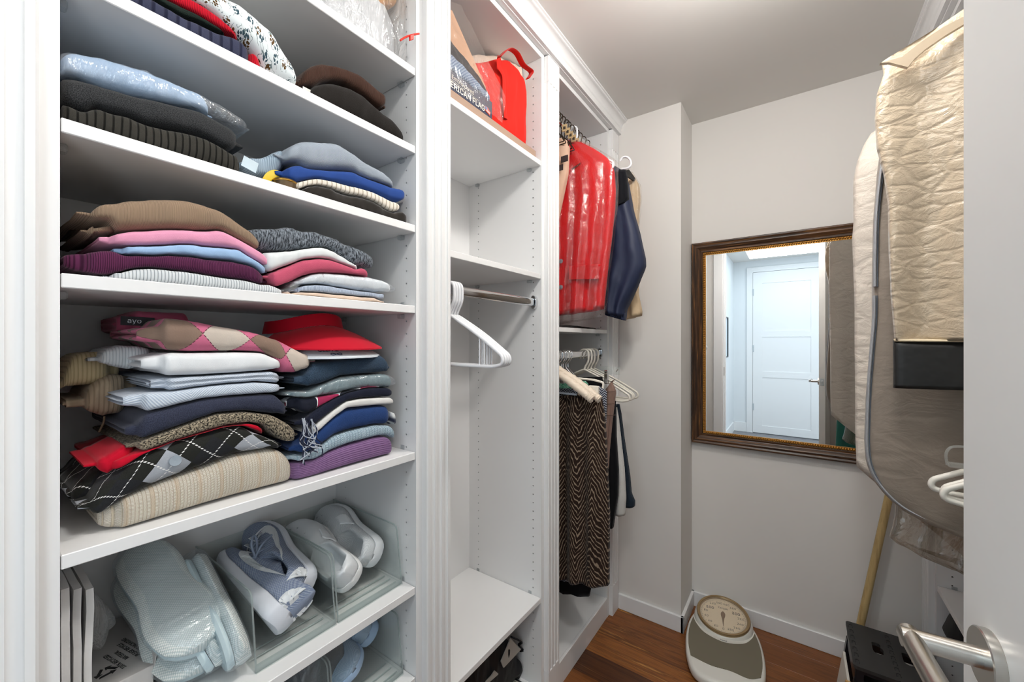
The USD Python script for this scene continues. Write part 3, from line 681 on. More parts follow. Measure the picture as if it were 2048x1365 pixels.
m, uv = fold(q((100, 85), (180, 70), (250, 92), (400, 112), (560, 142), (900, 247), (1200, 372), (1480, 502), (1640, 590), (1800, 690), (1965, 812)), q((100, 320), (300, 350), (530, 435), (850, 533), (1200, 600), (1430, 643), (1600, 735), (1800, 838), (1940, 866), (1965, 830)), -0.796, depth=0.25, nose=0.05, amp=0.004, wr=0.004, n=80)
bagm = film('clear_bag', (0.97, 0.98, 1.0), 0.10, (0.86, 0.9, 0.93), 0.42, 0.10, 26, 0.9, 0.02)
t.part('plastic_bag', m, bagm, True, uv); t.done()
# right pile
q = zf(470, 260, 5.39)
garment('velvet_top', 'black velvet top lowest in the right pile', 'garment', fab('black_velvet', '#241f1a', 'plain', sheen=0.9, rough=0.8),
        q((735, 640), (800, 600), (900, 592), (1100, 640), (1380, 720), (1550, 800), (1720, 893), (1790, 868), (1870, 930), (1890, 1000)), ZB_, -0.785, GB, wr=0.004)
garment('sweater', 'cream ribbed sweater between blue and black velvet', 'sweater', fab('cream_rib', '#eae2d6', 'rib', '#b9ad9c', 0.0105, 0.5, duty=0.25),
        q((640, 590), (700, 557), (780, 532), (900, 520), (1100, 552), (1300, 600), (1500, 668), (1650, 740), (1780, 790), (1815, 830)),
        q((640, 612), (710, 635), (780, 602), (900, 592), (1100, 640), (1380, 720), (1550, 800), (1720, 895), (1790, 868), (1815, 838)), -0.783, GB, lob=2)
garment('sweatshirt', 'royal blue sweatshirt under the grey blue sweater', 'sweatshirt', fab('royal_blue', '#2c4a8e', 'plain', bump=0.3),
        q((560, 420), (640, 370), (710, 358), (780, 400), (900, 412), (1300, 445), (1500, 530), (1720, 612), (1820, 628), (1866, 690)),
        q((560, 500), (640, 575), (700, 560), (780, 534), (900, 522), (1100, 554), (1300, 602), (1500, 670), (1650, 742), (1790, 785), (1866, 720)), -0.785, GB, lob=2, lobe=0.008)
gb = fab('grey_blue_knit', '#a7b0bb', 'knit', '#8d97a3', 0.0026, 0.4)
t = Thing('sweater', 'grey blue sweater flopped over on top, sleeve trailing left', 'sweater', GB)
m, uv = fold(q((560, 250), (620, 165), (700, 112), (800, 95), (1000, 105), (1120, 120), (1250, 200), (1420, 330), (1570, 420), (1680, 520), (1740, 595)),
             q((560, 300), (640, 330), (700, 330), (760, 375), (820, 405), (1000, 410), (1200, 425), (1300, 442), (1500, 528), (1700, 605), (1740, 612)), -0.783, nose=0.06, lobe=0.012, lob=2, wr=0.003, depth=0.22, n=64)
t.part('folded_body', m, gb, True, uv)
m, uv = fold(q((100, 330), (180, 300), (250, 300), (380, 262), (500, 205), (565, 175)), q((100, 415), (240, 470), (400, 505), (500, 450), (565, 400)), -0.80, nose=0.05, depth=0.16, wr=0.005, amp=0.006)
t.part('sleeve', m, fab('grey_blue_rib', '#9fb0bf', 'rib', '#7d90a0', 0.004, 0.4), True, uv)
c = onX(*q((160, 372))[0], -0.785)
t.part('size_tag', place(box(-0.012, 0.012, -0.009, 0.009, 0, 0.0008), c, (0, 1, -0.25), (0.2, 0.2, 1)), simple('tag_pale_blue', '#d3e3ec', 0.6), label='pale blue white size tag')
t.done()
c = onX(*q((540, 560))[0], -0.80); c[2] = ZB_ + 0.0002
t = Thing('tin', 'round brown and gold tin with a yellow ribbon, at the shelf edge', 'tin')
t.part('tin_body', lathe([(0.019, 0), (0.0205, 0.002), (0.0205, 0.016), (0.019, 0.0185), (0.0, 0.019)], 32, c), simple('tin_brown', '#5d4c36', 0.35, 0.6))
t.part('rim', lathe([(0.0206, 0.013), (0.0214, 0.014), (0.0214, 0.016), (0.0206, 0.0165)], 32, c), simple('tin_gold', '#a8803c', 0.25, 1.0))
rb = smoothpath([c + (-0.004, -0.034, 0.004), c + (-0.004, -0.026, 0.020), c + (-0.006, -0.012, 0.030), c + (-0.008, 0.004, 0.026)])
t.part('ribbon', tube(rb, 0.007, 8, flat=0.14), simple('yellow_ribbon', '#d8b81e', 0.5)); t.done()

# ---- fourth shelf, left pile
q, q6 = zf(110, 380, 5.251), zf(460, 430, 5.12)
lgt = q((600, 880), (740, 845), (850, 815), (1040, 812), (1300, 850), (1700, 900), (2040, 942)) + q6((200, 670), (300, 690), (345, 712), (390, 698), (460, 720), (580, 785))
garment('sweater', 'pale grey ribbed sweater lowest on the fourth shelf', 'sweater', fab('pale_grey_rib', '#d3d7da', 'rib', '#9aa1a6', 0.0040, 0.55, duty=0.3), lgt, ZC, -0.784, GC, lob=2)
pb = q((340, 850), (480, 885), (590, 888), (740, 847), (850, 815), (1040, 812), (1300, 850), (1700, 902), (2040, 942)) + q6((200, 668), (300, 690), (345, 706), (390, 690))
pt_ = q((340, 640), (480, 625), (640, 612), (740, 672), (1000, 678), (1260, 680), (1500, 702), (1880, 738), (2040, 775)) + q6((120, 485), (240, 512), (330, 570), (390, 640))
garment('sweater', 'plum purple ribbed sweater between pale blue and grey', 'sweater', fab('plum_rib', '#5e2a4c', 'rib', '#3c1730', 0.0023, 0.5), pt_, pb, -0.784, GC, lob=2, lobe=0.008)
lt = q((735, 585), (860, 575), (1100, 573), (1450, 562), (1740, 602), (1900, 615), (2040, 690)) + q6((90, 345), (240, 443), (390, 523), (412, 560))
lb = q((735, 665), (1000, 680), (1260, 681), (1500, 702), (1880, 738), (2040, 775)) + q6((120, 485), (240, 512), (330, 568), (380, 610), (412, 580))
garment('sweater', 'pale sky blue sweater under the pink one', 'sweater', fab('sky_knit', '#9dbce0', 'plain', bump=0.3), lt, lb, -0.784, GC, lob=2, wr=0.003)
pkt = q((600, 470), (700, 440), (840, 418), (1330, 396), (1740, 420), (1870, 480), (2040, 566)) + q6((100, 245), (200, 300), (330, 380), (430, 450), (436, 480))
pkb = q((600, 565), (740, 575), (860, 575), (1100, 573), (1450, 562), (1740, 602), (1900, 615), (2040, 690)) + q6((90, 345), (240, 443), (390, 520), (436, 496))
garment('sweater', 'candy pink sweater under the tan one', 'sweater', fab('candy_pink', '#e39bb8', 'plain', bump=0.3), pkt, pkb, -0.784, GC, lob=2, lobe=0.006)
tanm = fab('tan_rib', '#9c8570', 'rib', '#7c6752', 0.0014, 0.45)
t = Thing('sweater', 'tan ribbed sweater on top of the left pile, fourth shelf', 'sweater', GC)
tt = q((400, 235), (560, 150), (800, 90), (1040, 68), (1400, 85), (1560, 120), (1740, 200), (1950, 340), (2040, 405)) + q6((150, 115), (250, 190), (310, 250), (343, 300))
tb = q((400, 260), (520, 290), (610, 330), (660, 415), (750, 416), (1000, 405), (1330, 396), (1500, 400), (1740, 420), (1870, 480), (2040, 566)) + q6((120, 250), (200, 296), (290, 345), (343, 325))
m, uv = fold(tt, tb, -0.785, nose=0.06, lob=2, lobe=0.012, n=64, wr=0.0025); t.part('folded_body', m, tanm, True, uv)
m, uv = fold(q((360, 400), (480, 385), (560, 370), (625, 345), (665, 360)), q((360, 450), (480, 455), (600, 440), (665, 420)), -0.80, depth=0.2, nose=0.02, lob=2); t.part('lower_layer', m, tanm, True, uv)
m, uv = fold(q((220, 300), (380, 275), (520, 290), (600, 330)), q((220, 420), (380, 430), (520, 400), (600, 370)), -0.90, depth=0.14, nose=0.03, lob=0, wr=0.004); t.part('sleeve', m, fab('tan_sleeve', '#6d5440', 'rib', '#523c2b', 0.0035, 0.4), True, uv, label='darker brown inside of the sleeve')
t.done()
# right pile
q = q6
garment('sweater', 'peach sweater lowest in the right pile on the fourth shelf', 'sweater', fab('peach_knit', '#ead3c0', 'knit', '#d6bca8', 0.0025, 0.3),
        q((590, 800), (720, 788), (830, 795), (1200, 820), (1470, 850), (1540, 880), (1620, 893)), ZC, -0.784, GC)
garment('sweater', 'grey blue ribbed sweater under the bagged white one', 'sweater', fab('blue_grey_rib', '#b4bfd0', 'rib', '#8794ab', 0.0028, 0.55, duty=0.35),
        q((700, 760), (770, 722), (1000, 719), (1200, 752), (1500, 800), (1600, 812), (1617, 835)), q((700, 788), (830, 795), (1200, 820), (1470, 850), (1540, 868), (1617, 860)), -0.784, GC, lob=2)
t = Thing('bagged_sweater', 'white sweater in a clear plastic bag, fourth shelf right pile', 'sweater', GC)
m, uv = fold(q((740, 665), (850, 612), (1000, 597), (1200, 607), (1440, 632), (1560, 662), (1680, 735)), q((740, 712), (1000, 718), (1200, 750), (1500, 797), (1680, 785)), -0.787, nose=0.03); t.part('sweater', m, fab('white_cotton', '#dfe4e6', 'plain', bump=0.25), True, uv)
m, uv = fold(q((590, 745), (650, 690), (720, 650), (850, 606), (1000, 592), (1200, 602), (1440, 628), (1560, 657), (1690, 738), (1735, 748)), q((590, 790), (660, 793), (740, 722), (1000, 719), (1200, 752), (1500, 800), (1690, 797), (1735, 758)), -0.784, nose=0.03, wr=0.003, n=70); t.part('plastic_bag', m, bagm, True, uv); t.done()
garment('sweater', 'coral pink sweater under the white one', 'sweater', fab('coral_knit', '#d0617b', 'heather', '#bd4f69', ns=900),
        q((430, 610), (530, 550), (640, 514), (760, 458), (900, 440), (1040, 448), (1180, 505), (1300, 560), (1370, 535), (1440, 590), (1450, 610)),
        q((430, 650), (510, 738), (640, 690), (760, 632), (900, 598), (1000, 592), (1200, 602), (1440, 628), (1450, 620)), -0.786, GC, nose=0.04, lobe=0.008)
garment('sweater', 'soft white sweater between coral and grey marl', 'sweater', fab('soft_white', '#dfe3e4', 'plain', bump=0.2),
        q((370, 380), (480, 373), (640, 363), (760, 340), (880, 318), (1000, 330), (1120, 390), (1190, 440), (1300, 520), (1338, 550)), q((370, 540), (430, 590), (530, 548), (640, 512), (760, 457), (900, 439), (1040, 450), (1200, 512), (1338, 565)), -0.79, GC, nose=0.05, lob=1, wr=0.003)
garment('cardigan', 'grey marl knitted cardigan flopped over the white sweater', 'cardigan', fab('grey_marl', '#8a929b', 'heather', '#2c3036', ns=420, stretch=(1.0, 0.3, 1)),
        q((200, 150), (340, 125), (510, 130), (560, 98), (640, 95), (760, 140), (960, 180), (1100, 240), (1260, 300), (1440, 400), (1500, 470), (1506, 490)),
        q((200, 300), (340, 352), (480, 372), (640, 362), (880, 320), (1040, 330), (1180, 440), (1330, 530), (1460, 540), (1506, 512)), -0.795, GC, nose=0.06, wr=0.006, amp=0.005, n=72, depth=0.22)

# ---- fifth shelf, left pile
q = zf(100, 590, 2.676)
mm = fab('rose_knit', '#a8506a', 'plain', bump=0.3)
t = Thing('sweater', 'dark rose sweater at the back with a black neck label', 'sweater', GD)
m, uv = fold(q((440, 100), (480, 78), (640, 85), (740, 88), (765, 120)), q((440, 215), (560, 230), (640, 250), (765, 250)), -0.93, depth=0.14, nose=0.03, lob=3, lobe=0.006); t.part('folded_body', m, mm, True, uv)
c = onX(*q((470, 142))[0], -0.926); t.part('neck_label', place(box(-0.022, 0.022, -0.0075, 0.0075, 0, 0.001), c, (-0.05, 1, -0.02), (0, 0.02, 1)), simple('label_black', '#15161c', 0.6), sub=[('lettering', text('ayo', 0.008, c + (0.0015, -0.014, -0.003), (-0.05, 1, -0.02), (0, 0.02, 1)), simple('thread_white', '#c9ccd2', 0.7))])
t.done()
garment('sweater', 'rolled cream sweater sleeve sticking out at the far left', 'sweater', fab('cream_knit', '#cdbd97', 'rib', '#b5a57f', 0.005, 0.3),
        q((70, 480), (90, 400), (120, 335), (160, 312), (280, 300), (330, 300)), q((70, 497), (110, 502), (230, 492), (330, 480)), -0.93, GD, depth=0.12, nose=0.05, lob=3, lobe=0.012)
garment('scarf', 'crumpled beige fringed scarf behind the white sweaters', 'scarf', fab('beige_scarf', '#b7a58d', 'rib', '#a08f78', 0.006, 0.3),
        q((190, 560), (225, 490), (270, 450), (330, 425), (420, 430)), q((190, 600), (230, 640), (300, 662), (420, 640)), -0.92, GD, depth=0.14, nose=0.05, lob=5, lobe=0.016, wr=0.006, amp=0.006,
        extra=[('fringe', tube(smoothpath([onX(*p, -0.925) for p in q((292, 650), (288, 680), (280, 700), (268, 725), (262, 736))]), 0.0014, 6), simple('fringe_brown', '#6f604c', 0.9))])
garment('sweater', 'white sweater sleeve looped behind the white pile', 'sweater', fab('white_loop', '#d4d9dc', 'rib', '#b9c0c5', 0.004, 0.3),
        q((270, 345), (310, 290), (380, 268), (480, 275), (560, 290)), q((270, 360), (340, 395), (430, 405), (560, 380)), -0.90, GD, depth=0.12, nose=0.04, lob=3, lobe=0.01, wr=0.004)
crt = q((375, 1120), (400, 1096), (560, 1030), (760, 955), (900, 905), (1000, 865), (1200, 820), (1270, 845), (1312, 900))
crb = q((375, 1150), (412, 1228), (600, 1180), (900, 1090), (1200, 1010), (1312, 970))
garment('sweater', 'cream cable knit sweater lowest at the front of the pile', 'sweater', fab('cream_cable', '#e8e1d5', 'cable', '#c3b6a1', 0.0050, 0.9, col3='#cfae86'), crt, ZD_, (-0.797, -0.797), GD, nose=0.035, depth=0.26, lob=2, lobe=0.008, amp=0.002)
bkt = q((225, 1110), (280, 1020), (420, 925), (500, 860), (640, 800), (840, 740), (940, 712), (1040, 704), (1100, 735), (1200, 780), (1250, 805))
bkb = q((225, 1170), (260, 1195), (370, 1125), (400, 1096), (560, 1030), (760, 955), (900, 905), (1000, 865), (1200, 820), (1250, 835))
arg = fab('black_argyle', '#262724', 'argyle', '#26272a', ps=0.062, pt=0.066, col3='#a4a9b1', line='#e8e8e6', off=1, lw=0.022, oy=0.012)
t = Thing('cardigan', 'black and grey argyle cardigan with a pearl button', 'cardigan', GD)
m, uv = fold(bkt, bkb, -0.80, nose=0.05, depth=0.25, lob=2, lobe=0.006); bt_ = onX(*q((671, 890))[0], -0.7975)
t.part('folded_body', m, arg, True, uv, sub=[('button', place(lathe([(0.0, 0), (0.0075, 0), (0.0082, 0.001), (0.0078, 0.002), (0.006, 0.0018), (0.0, 0.0014)], 24), bt_, (0, 1, 0.35), (-0.35, -0.3, 1)), simple('pearl', '#8d98a2', 0.15, coat=0.6))])
m, uv = fold(q((120, 1070), (180, 995), (260, 935), (320, 950)), q((120, 1095), (190, 1120), (260, 1110), (320, 1060)), -0.845, depth=0.12, nose=0.04, lob=0, wr=0.004)
t.part('sleeve', m, arg, True, uv); t.done()
rdt = q((340, 900), (400, 870), (470, 845), (640, 798), (840, 737), (940, 706), (1070, 686), (1120, 700), (1162, 738))
rdb = q((340, 950), (400, 925), (490, 866), (640, 801), (840, 741), (940, 712), (1040, 704), (1090, 722), (1162, 750))
t = Thing('sweater', 'scarlet sweater squeezed between tweed and black argyle', 'sweater', GD)
rdm = fab('scarlet', '#c4102c', 'plain', bump=0.25)
m, uv = fold(rdt, rdb, -0.803, depth=0.22, nose=0.02, lob=2); t.part('folded_body', m, rdm, True, uv)
m, uv = fold(q((255, 905), (310, 862), (400, 812), (470, 790)), q((255, 930), (310, 972), (400, 915), (470, 862)), -0.815, depth=0.12, nose=0.05, lob=2, lobe=0.01); t.part('sleeve', m, rdm, True, uv); t.done()
twt = q((470, 800), (500, 785), (600, 745), (750, 690), (900, 635), (1050, 625), (1200, 642), (1290, 690), (1334, 750))
twb = q((470, 830), (500, 848), (640, 798), (840, 737), (940, 706), (1070, 686), (1150, 700), (1220, 770), (1290, 800), (1334, 775))
garment('sweater', 'salt and pepper tweed sweater between navy and scarlet', 'sweater', fab('tweed', '#b9ab93', 'heather', '#26231f', ns=330, bump=0.7), twt, twb, -0.80, GD, nose=0.05, lob=2, lobe=0.008, depth=0.24)
nvt = q((480, 700), (520, 638), (640, 607), (800, 563), (950, 543), (1210, 530), (1260, 585), (1285, 620))
nvb = q((480, 770), (500, 785), (600, 745), (750, 690), (900, 635), (1050, 625), (1200, 642), (1285, 640))
garment('sweater', 'slate navy wool sweater under the pale blue blankets', 'sweater', fab('slate_navy', '#3f4356', 'heather', '#2e3242', ns=700), nvt, nvb, -0.80, GD, nose=0.04, lob=2, depth=0.25)
hbm = fab('pale_blue_weave', '#d7dfe8', 'herring', '#b3c0d2', 0.0042, 0.5, zig=0.06)
h2t = q((500, 530), (560, 522), (640, 517), (900, 480), (1100, 465), (1240, 478), (1252, 500))
h2b = q((500, 610), (520, 638), (640, 607), (800, 563), (950, 543), (1210, 530), (1252, 515))
garment('throw', 'pale blue woven throw, lower of the two', 'throw', hbm, h2t, h2b, -0.80, GD, nose=0.04, lob=3, lobe=0.012, depth=0.26)
h1t = q((630, 445), (800, 434), (1000, 420), (1180, 407), (1240, 420), (1250, 440))
h1b = q((630, 510), (640, 517), (900, 480), (1100, 465), (1240, 478), (1250, 460))
garment('throw', 'pale blue woven throw, upper one under the white sweater', 'throw', fab('pale_blue_weave2', '#ccd4df', 'herring', '#b0bbcb', 0.0036, 0.4, zig=0.04), h1t, h1b, -0.802, GD, nose=0.04, lob=4, lobe=0.012, depth=0.26, front=2)
wt_ = q((610, 320), (660, 308), (800, 310), (1000, 302), (1150, 308), (1230, 345), (1258, 372))
wb_ = q((610, 410), (640, 440), (800, 434), (1000, 420), (1180, 406), (1258, 390))
garment('sweater', 'clean white sweater directly under the pink argyle one', 'sweater', fab('clean_white', '#e6e9ec', 'plain', bump=0.2), wt_, wb_, -0.80, GD, nose=0.04, lob=2, lobe=0.012, depth=0.24)
pkm = fab('pink_argyle', '#d0708f', 'argyle', '#8d7668', ps=0.072, pt=0.070, col3='#cbbfb3', line='#6a4048', lw=0.012, oy=-0.004, ox=0.02)
pat = q((600, 160), (640, 112), (720, 118), (900, 160), (1100, 198), (1250, 240), (1350, 300), (1400, 335), (1414, 352))
pab = q((600, 260), (640, 302), (780, 312), (1000, 302), (1150, 309), (1220, 345), (1260, 425), (1330, 425), (1400, 380), (1414, 366))
garment('sweater', 'pink argyle sweater with taupe diamonds on top of the pile', 'sweater', pkm, pat, pab, -0.803, GD, nose=0.06, lob=2, lobe=0.014, depth=0.2, n=70, back=(0.0, 0.85))

# ---- fifth shelf, right pile
q = zf(520, 610, 4.266); qd = zf(100, 590, 2.676)
XRP = -0.80
garment('sweater', 'lilac ribbed sweater lowest in the right pile', 'sweater', fab('lilac_rib', '#8a6a93', 'rib', '#6b4c74', 0.0046, 0.5, axis='t', duty=0.6),
        q((310, 1350), (480, 1322), (600, 1256), (800, 1184), (1000, 1130), (1080, 1120), (1140, 1150), (1157, 1185)), ZD_, -0.797, GD2, nose=0.04, lob=2, amp=0.001)
cbt = q((300, 1290), (400, 1275), (500, 1225), (640, 1120), (800, 1070), (1000, 1030), (1120, 1030), (1170, 1090), (1178, 1110))
cbb = q((300, 1335), (480, 1322), (600, 1256), (800, 1184), (1000, 1130), (1080, 1120), (1178, 1150))
garment('sweater', 'pale aqua cable sweater over the lilac one', 'sweater', fab('aqua_cable', '#bcd0dc', 'cable', '#93abbb', 0.008, 0.8), cbt, cbb, XRP, GD2, nose=0.04, lob=2, lobe=0.008)
ryt = q((330, 1200), (450, 1115), (520, 1073), (640, 963), (740, 887), (900, 871), (1050, 858), (1110, 862), (1132, 910))
ryb = q((330, 1260), (400, 1276), (500, 1225), (640, 1120), (800, 1070), (1000, 1030), (1110, 1028), (1132, 980))
garment('sweatshirt', 'cobalt blue fleece sweatshirt in the right pile', 'sweatshirt', fab('cobalt', '#2b477c', 'heather', '#243c6d', ns=500), ryt, ryb, XRP, GD2, nose=0.05, lob=2, lobe=0.006)
garment('cuff', 'white cuff with navy trim beside the cobalt sweatshirt', 'garment', fab('white_cuff', '#d9dcdd', 'rib', '#33384c', 0.03, 0.2, axis='t', duty=0.85), q((1125, 890), (1160, 895), (1182, 950), (1190, 1000)), q((1125, 1020), (1150, 1045), (1182, 1035), (1190, 1015)), -0.815, GD2, depth=0.10, nose=0.03, lob=0)
wtt = q((440, 1060), (560, 960), (640, 895), (740, 822), (850, 800), (1000, 790), (1120, 788), (1170, 820))
wtb = q((440, 1105), (470, 1104), (520, 1073), (640, 963), (740, 887), (900, 871), (1050, 858), (1170, 845))
garment('shirt', 'white shirt folded flat between navy scarf and cobalt', 'shirt', fab('shirt_white', '#e0dfdc', 'plain', bump=0.15), wtt, wtb, XRP, GD2, nose=0.03, lob=2)
nst = q((380, 985), (480, 900), (640, 800), (750, 745), (900, 710), (1100, 700), (1150, 735), (1156, 745))
nsb = q((380, 1040), (460, 1040), (560, 960), (640, 895), (740, 822), (850, 800), (1000, 790), (1120, 786), (1156, 760))
rg = random.Random(8); fr_, frw = [], []
for k in range(20):
    u0, v0 = 372 + rg.uniform(-20, 70), 985 + rg.uniform(-20, 20)
    p0 = onX(*q((u0, v0))[0], -0.797); L = rg.uniform(0.04, 0.085)
    p = smoothpath([p0, p0 + (0.004, rg.uniform(-.008, .01), -0.4 * L), p0 + (0.008, rg.uniform(-.012, .02), -0.75 * L), p0 + (0.010, rg.uniform(-.015, .03), -L)])
    (frw if k % 2 else fr_).append(tube(p, 0.0011, 5))
t = Thing('scarf', 'navy scarf with a navy and white fringe spilling down', 'scarf', GD2)
m, uv = fold(nst, nsb, XRP, nose=0.035, lob=2, lobe=0.008); t.part('folded_body', m, fab('ink_navy', '#24283a', 'heather', '#1a1d2c', ns=700), True, uv)
t.part('fringe', fr_, simple('fringe_navy', '#1b2036', 0.9), kind='stuff'); t.part('fringe', frw, simple('fringe_white', '#aab0bc', 0.9), kind='stuff'); t.done()
agt = q((330, 795), (420, 798), (600, 768), (850, 712), (1000, 705), (1100, 700), (1140, 705))
agb = q((330, 900), (400, 940), (480, 900), (640, 800), (750, 745), (900, 710), (1100, 701), (1140, 712))
garment('sweater', 'black white and pink argyle sweater peeping out under the green bag', 'sweater', fab('small_argyle', '#d6dbe0', 'argyle', '#20232f', ps=0.05, pt=0.06, col3='#a23057', line='#e8e8ea', lw=0.02, ox=0.01), agt, agb, -0.803, GD2, nose=0.03, depth=0.2, lob=2)
garment('garment', 'black garment squashed in the gap between the two piles', 'garment', fab('gap_black', '#191b22', 'plain'), q((150, 760), (240, 740), (330, 800), (380, 880)), q((150, 860), (240, 960), (330, 990), (380, 960)), -0.85, GD2, nose=0.04, depth=0.16, wr=0.006, amp=0.006)
t = Thing('bagged_shirt', 'grey green shirt in a clear plastic bag', 'shirt', GD2)
tbt = q((290, 750), (440, 745), (530, 690), (700, 615), (870, 597), (1050, 585), (1110, 592), (1150, 645))
tbb = q((290, 790), (410, 800), (600, 768), (850, 712), (1000, 706), (1090, 712), (1150, 678))
m, uv = fold(tbt, tbb, -0.803, nose=0.03, depth=0.22); t.part('shirt', m, fab('sage_cotton', '#6f868b', 'plain', bump=0.2), True, uv)
m, uv = fold(q((270, 755), (300, 735), (440, 738), (530, 684), (700, 610), (870, 592), (1050, 581), (1120, 590), (1195, 655)), q((270, 790), (300, 800), (410, 802), (600, 770), (850, 714), (1000, 708), (1090, 716), (1195, 662)), -0.799, nose=0.03, depth=0.23, wr=0.003, n=70); t.part('plastic_bag', m, bagm, True, uv); t.done()
dnt = q((400, 600), (480, 492), (700, 466), (880, 440), (990, 403), (1060, 430), (1110, 490), (1128, 530))
dnb = q((400, 690), (430, 704), (520, 690), (700, 612), (850, 596), (1050, 582), (1110, 570), (1128, 545))
garment('jeans', 'folded dark denim jeans under the two sun visors', 'jeans', fab('denim', '#3d4f63', 'denim', '#22303f', 0.0022, 0.5), dnt, dnb, XRP, GD2, nose=0.045, lob=3, lobe=0.01)

# ---- sun visors
def visor(name, label, mat, c, dirang, R, width, droop, band, depth, text_s=None, patch=False):
    """brim: ring sector sloping outward from the band; band: upright arc."""
    t = Thing(name, label, 'sun visor', 'sun visors on the right pile')
    n = 40; a = np.linspace(-1.35, 1.35, n)
    def row(r, z, dz=0.0):
        rr = R + (r - R) * np.clip(np.cos(a / 1.35 * math.pi / 2), 0, 1) ** 0.6
        return np.stack([c[0] + rr * np.cos(a + dirang), c[1] + rr * np.sin(a + dirang), np.full(n, c[2]) + z * np.clip(np.cos(a / 1.35 * math.pi / 2), 0, 1) ** 0.6 + dz - 0.020 * np.sin(a) ** 2], 1)
    S_ = np.linspace(0, 1, 10)
    up = [row(R + width * s_, -droop * s_ ** 1.3, 0.0015) for s_ in S_]; dn_ = [row(R + width * s_, -droop * s_ ** 1.3, -0.0015) for s_ in S_[::-1]]
    Rr = np.array(up + dn_).transpose(1, 0, 2)
    t.part('brim', loft(Rr), mat, 50)
    b = np.linspace(-1.9, 1.9, 50)
    prof = [(R + 0.0015, 0.002), (R - 0.004, band), (R - 0.007, band), (R - 0.0015, 0.002)]
    ring = np.array([[(c[0] + r * math.cos(x + dirang), c[1] + r * math.sin(x + dirang), c[2] + z - 0.02 * math.sin(x) ** 2 * (abs(x) < 1.57) - 0.02 * (abs(x) >= 1.57)) for r, z in prof] for x in b])
    t.part('head_band', loft(ring), mat, 50)
    return t, row
redm = fab('visor_red', '#c3142c', 'plain', bump=0.15, rough=0.75)
def on_brim(row, R, width, droop, a, s_):
    n = 40; i = int(round((a + 1.35) / 2.7 * (n - 1)))
    P = lambda i, s_: row(R + width * s_, -droop * s_ ** 1.3, 0.0025)[i]
    return P(i, s_), P(min(i + 1, n - 1), s_) - P(i - 1, s_), P(i, s_ - 0.05) - P(i, s_ + 0.05)
wv, roww = visor('sun_visor', 'white sun visor under the red one, navy lettering on its brim', fab('visor_white', '#dfe8ee', 'plain', bump=0.1, rough=0.7), np.array([-0.965, 0.50, 1.402]), 0.10, 0.085, 0.105, 0.048, 0.02, 0.1)
pp, tx, ty = on_brim(roww, 0.085, 0.105, 0.048, -0.28, 0.80)
navyink = simple('navy_ink', '#22304f', 0.7)
wv.part('lettering', text('CLIFFE', 0.0085, pp, tx, ty, 0.0005, True, True), navyink)
pp, tx, ty = on_brim(roww, 0.085, 0.105, 0.048, -0.25, 0.90)
wv.part('emblem', trimesh.util.concatenate([tube(np.array([place(trimesh.PointCloud([[0.011 * math.cos(x), 0.0035 * math.sin(2 * x), 0]]).convex_hull if 0 else trimesh.Trimesh([[0.011 * math.cos(x), 0.0035 * math.sin(2 * x), 0]], []), pp, tx, ty).vertices[0] for x in np.linspace(0, 6.28, 40)]), 0.0007, 5)]), navyink)
wv.done()
rv, rowr = visor('sun_visor', 'red sun visor on top of the right pile', redm, np.array([-0.97, 0.50, 1.424]), 0.12, 0.087, 0.112, 0.052, 0.030, 0.1)
pp, tx, ty = on_brim(rowr, 0.087, 0.112, 0.052, 0.95, 0.75)
rv.part('woven_patch', place(box(-0.008, 0.008, -0.005, 0.005, 0, 0.001), pp, tx, ty), simple('patch_white', '#d9c6c4', 0.7), sub=[('emblem', text('GR', 0.005, pp + np.array([0, 0, 0.001]), tx, ty, 0.0006, False, True), simple('patch_red', '#9a2430', 0.7))])
rv.done()
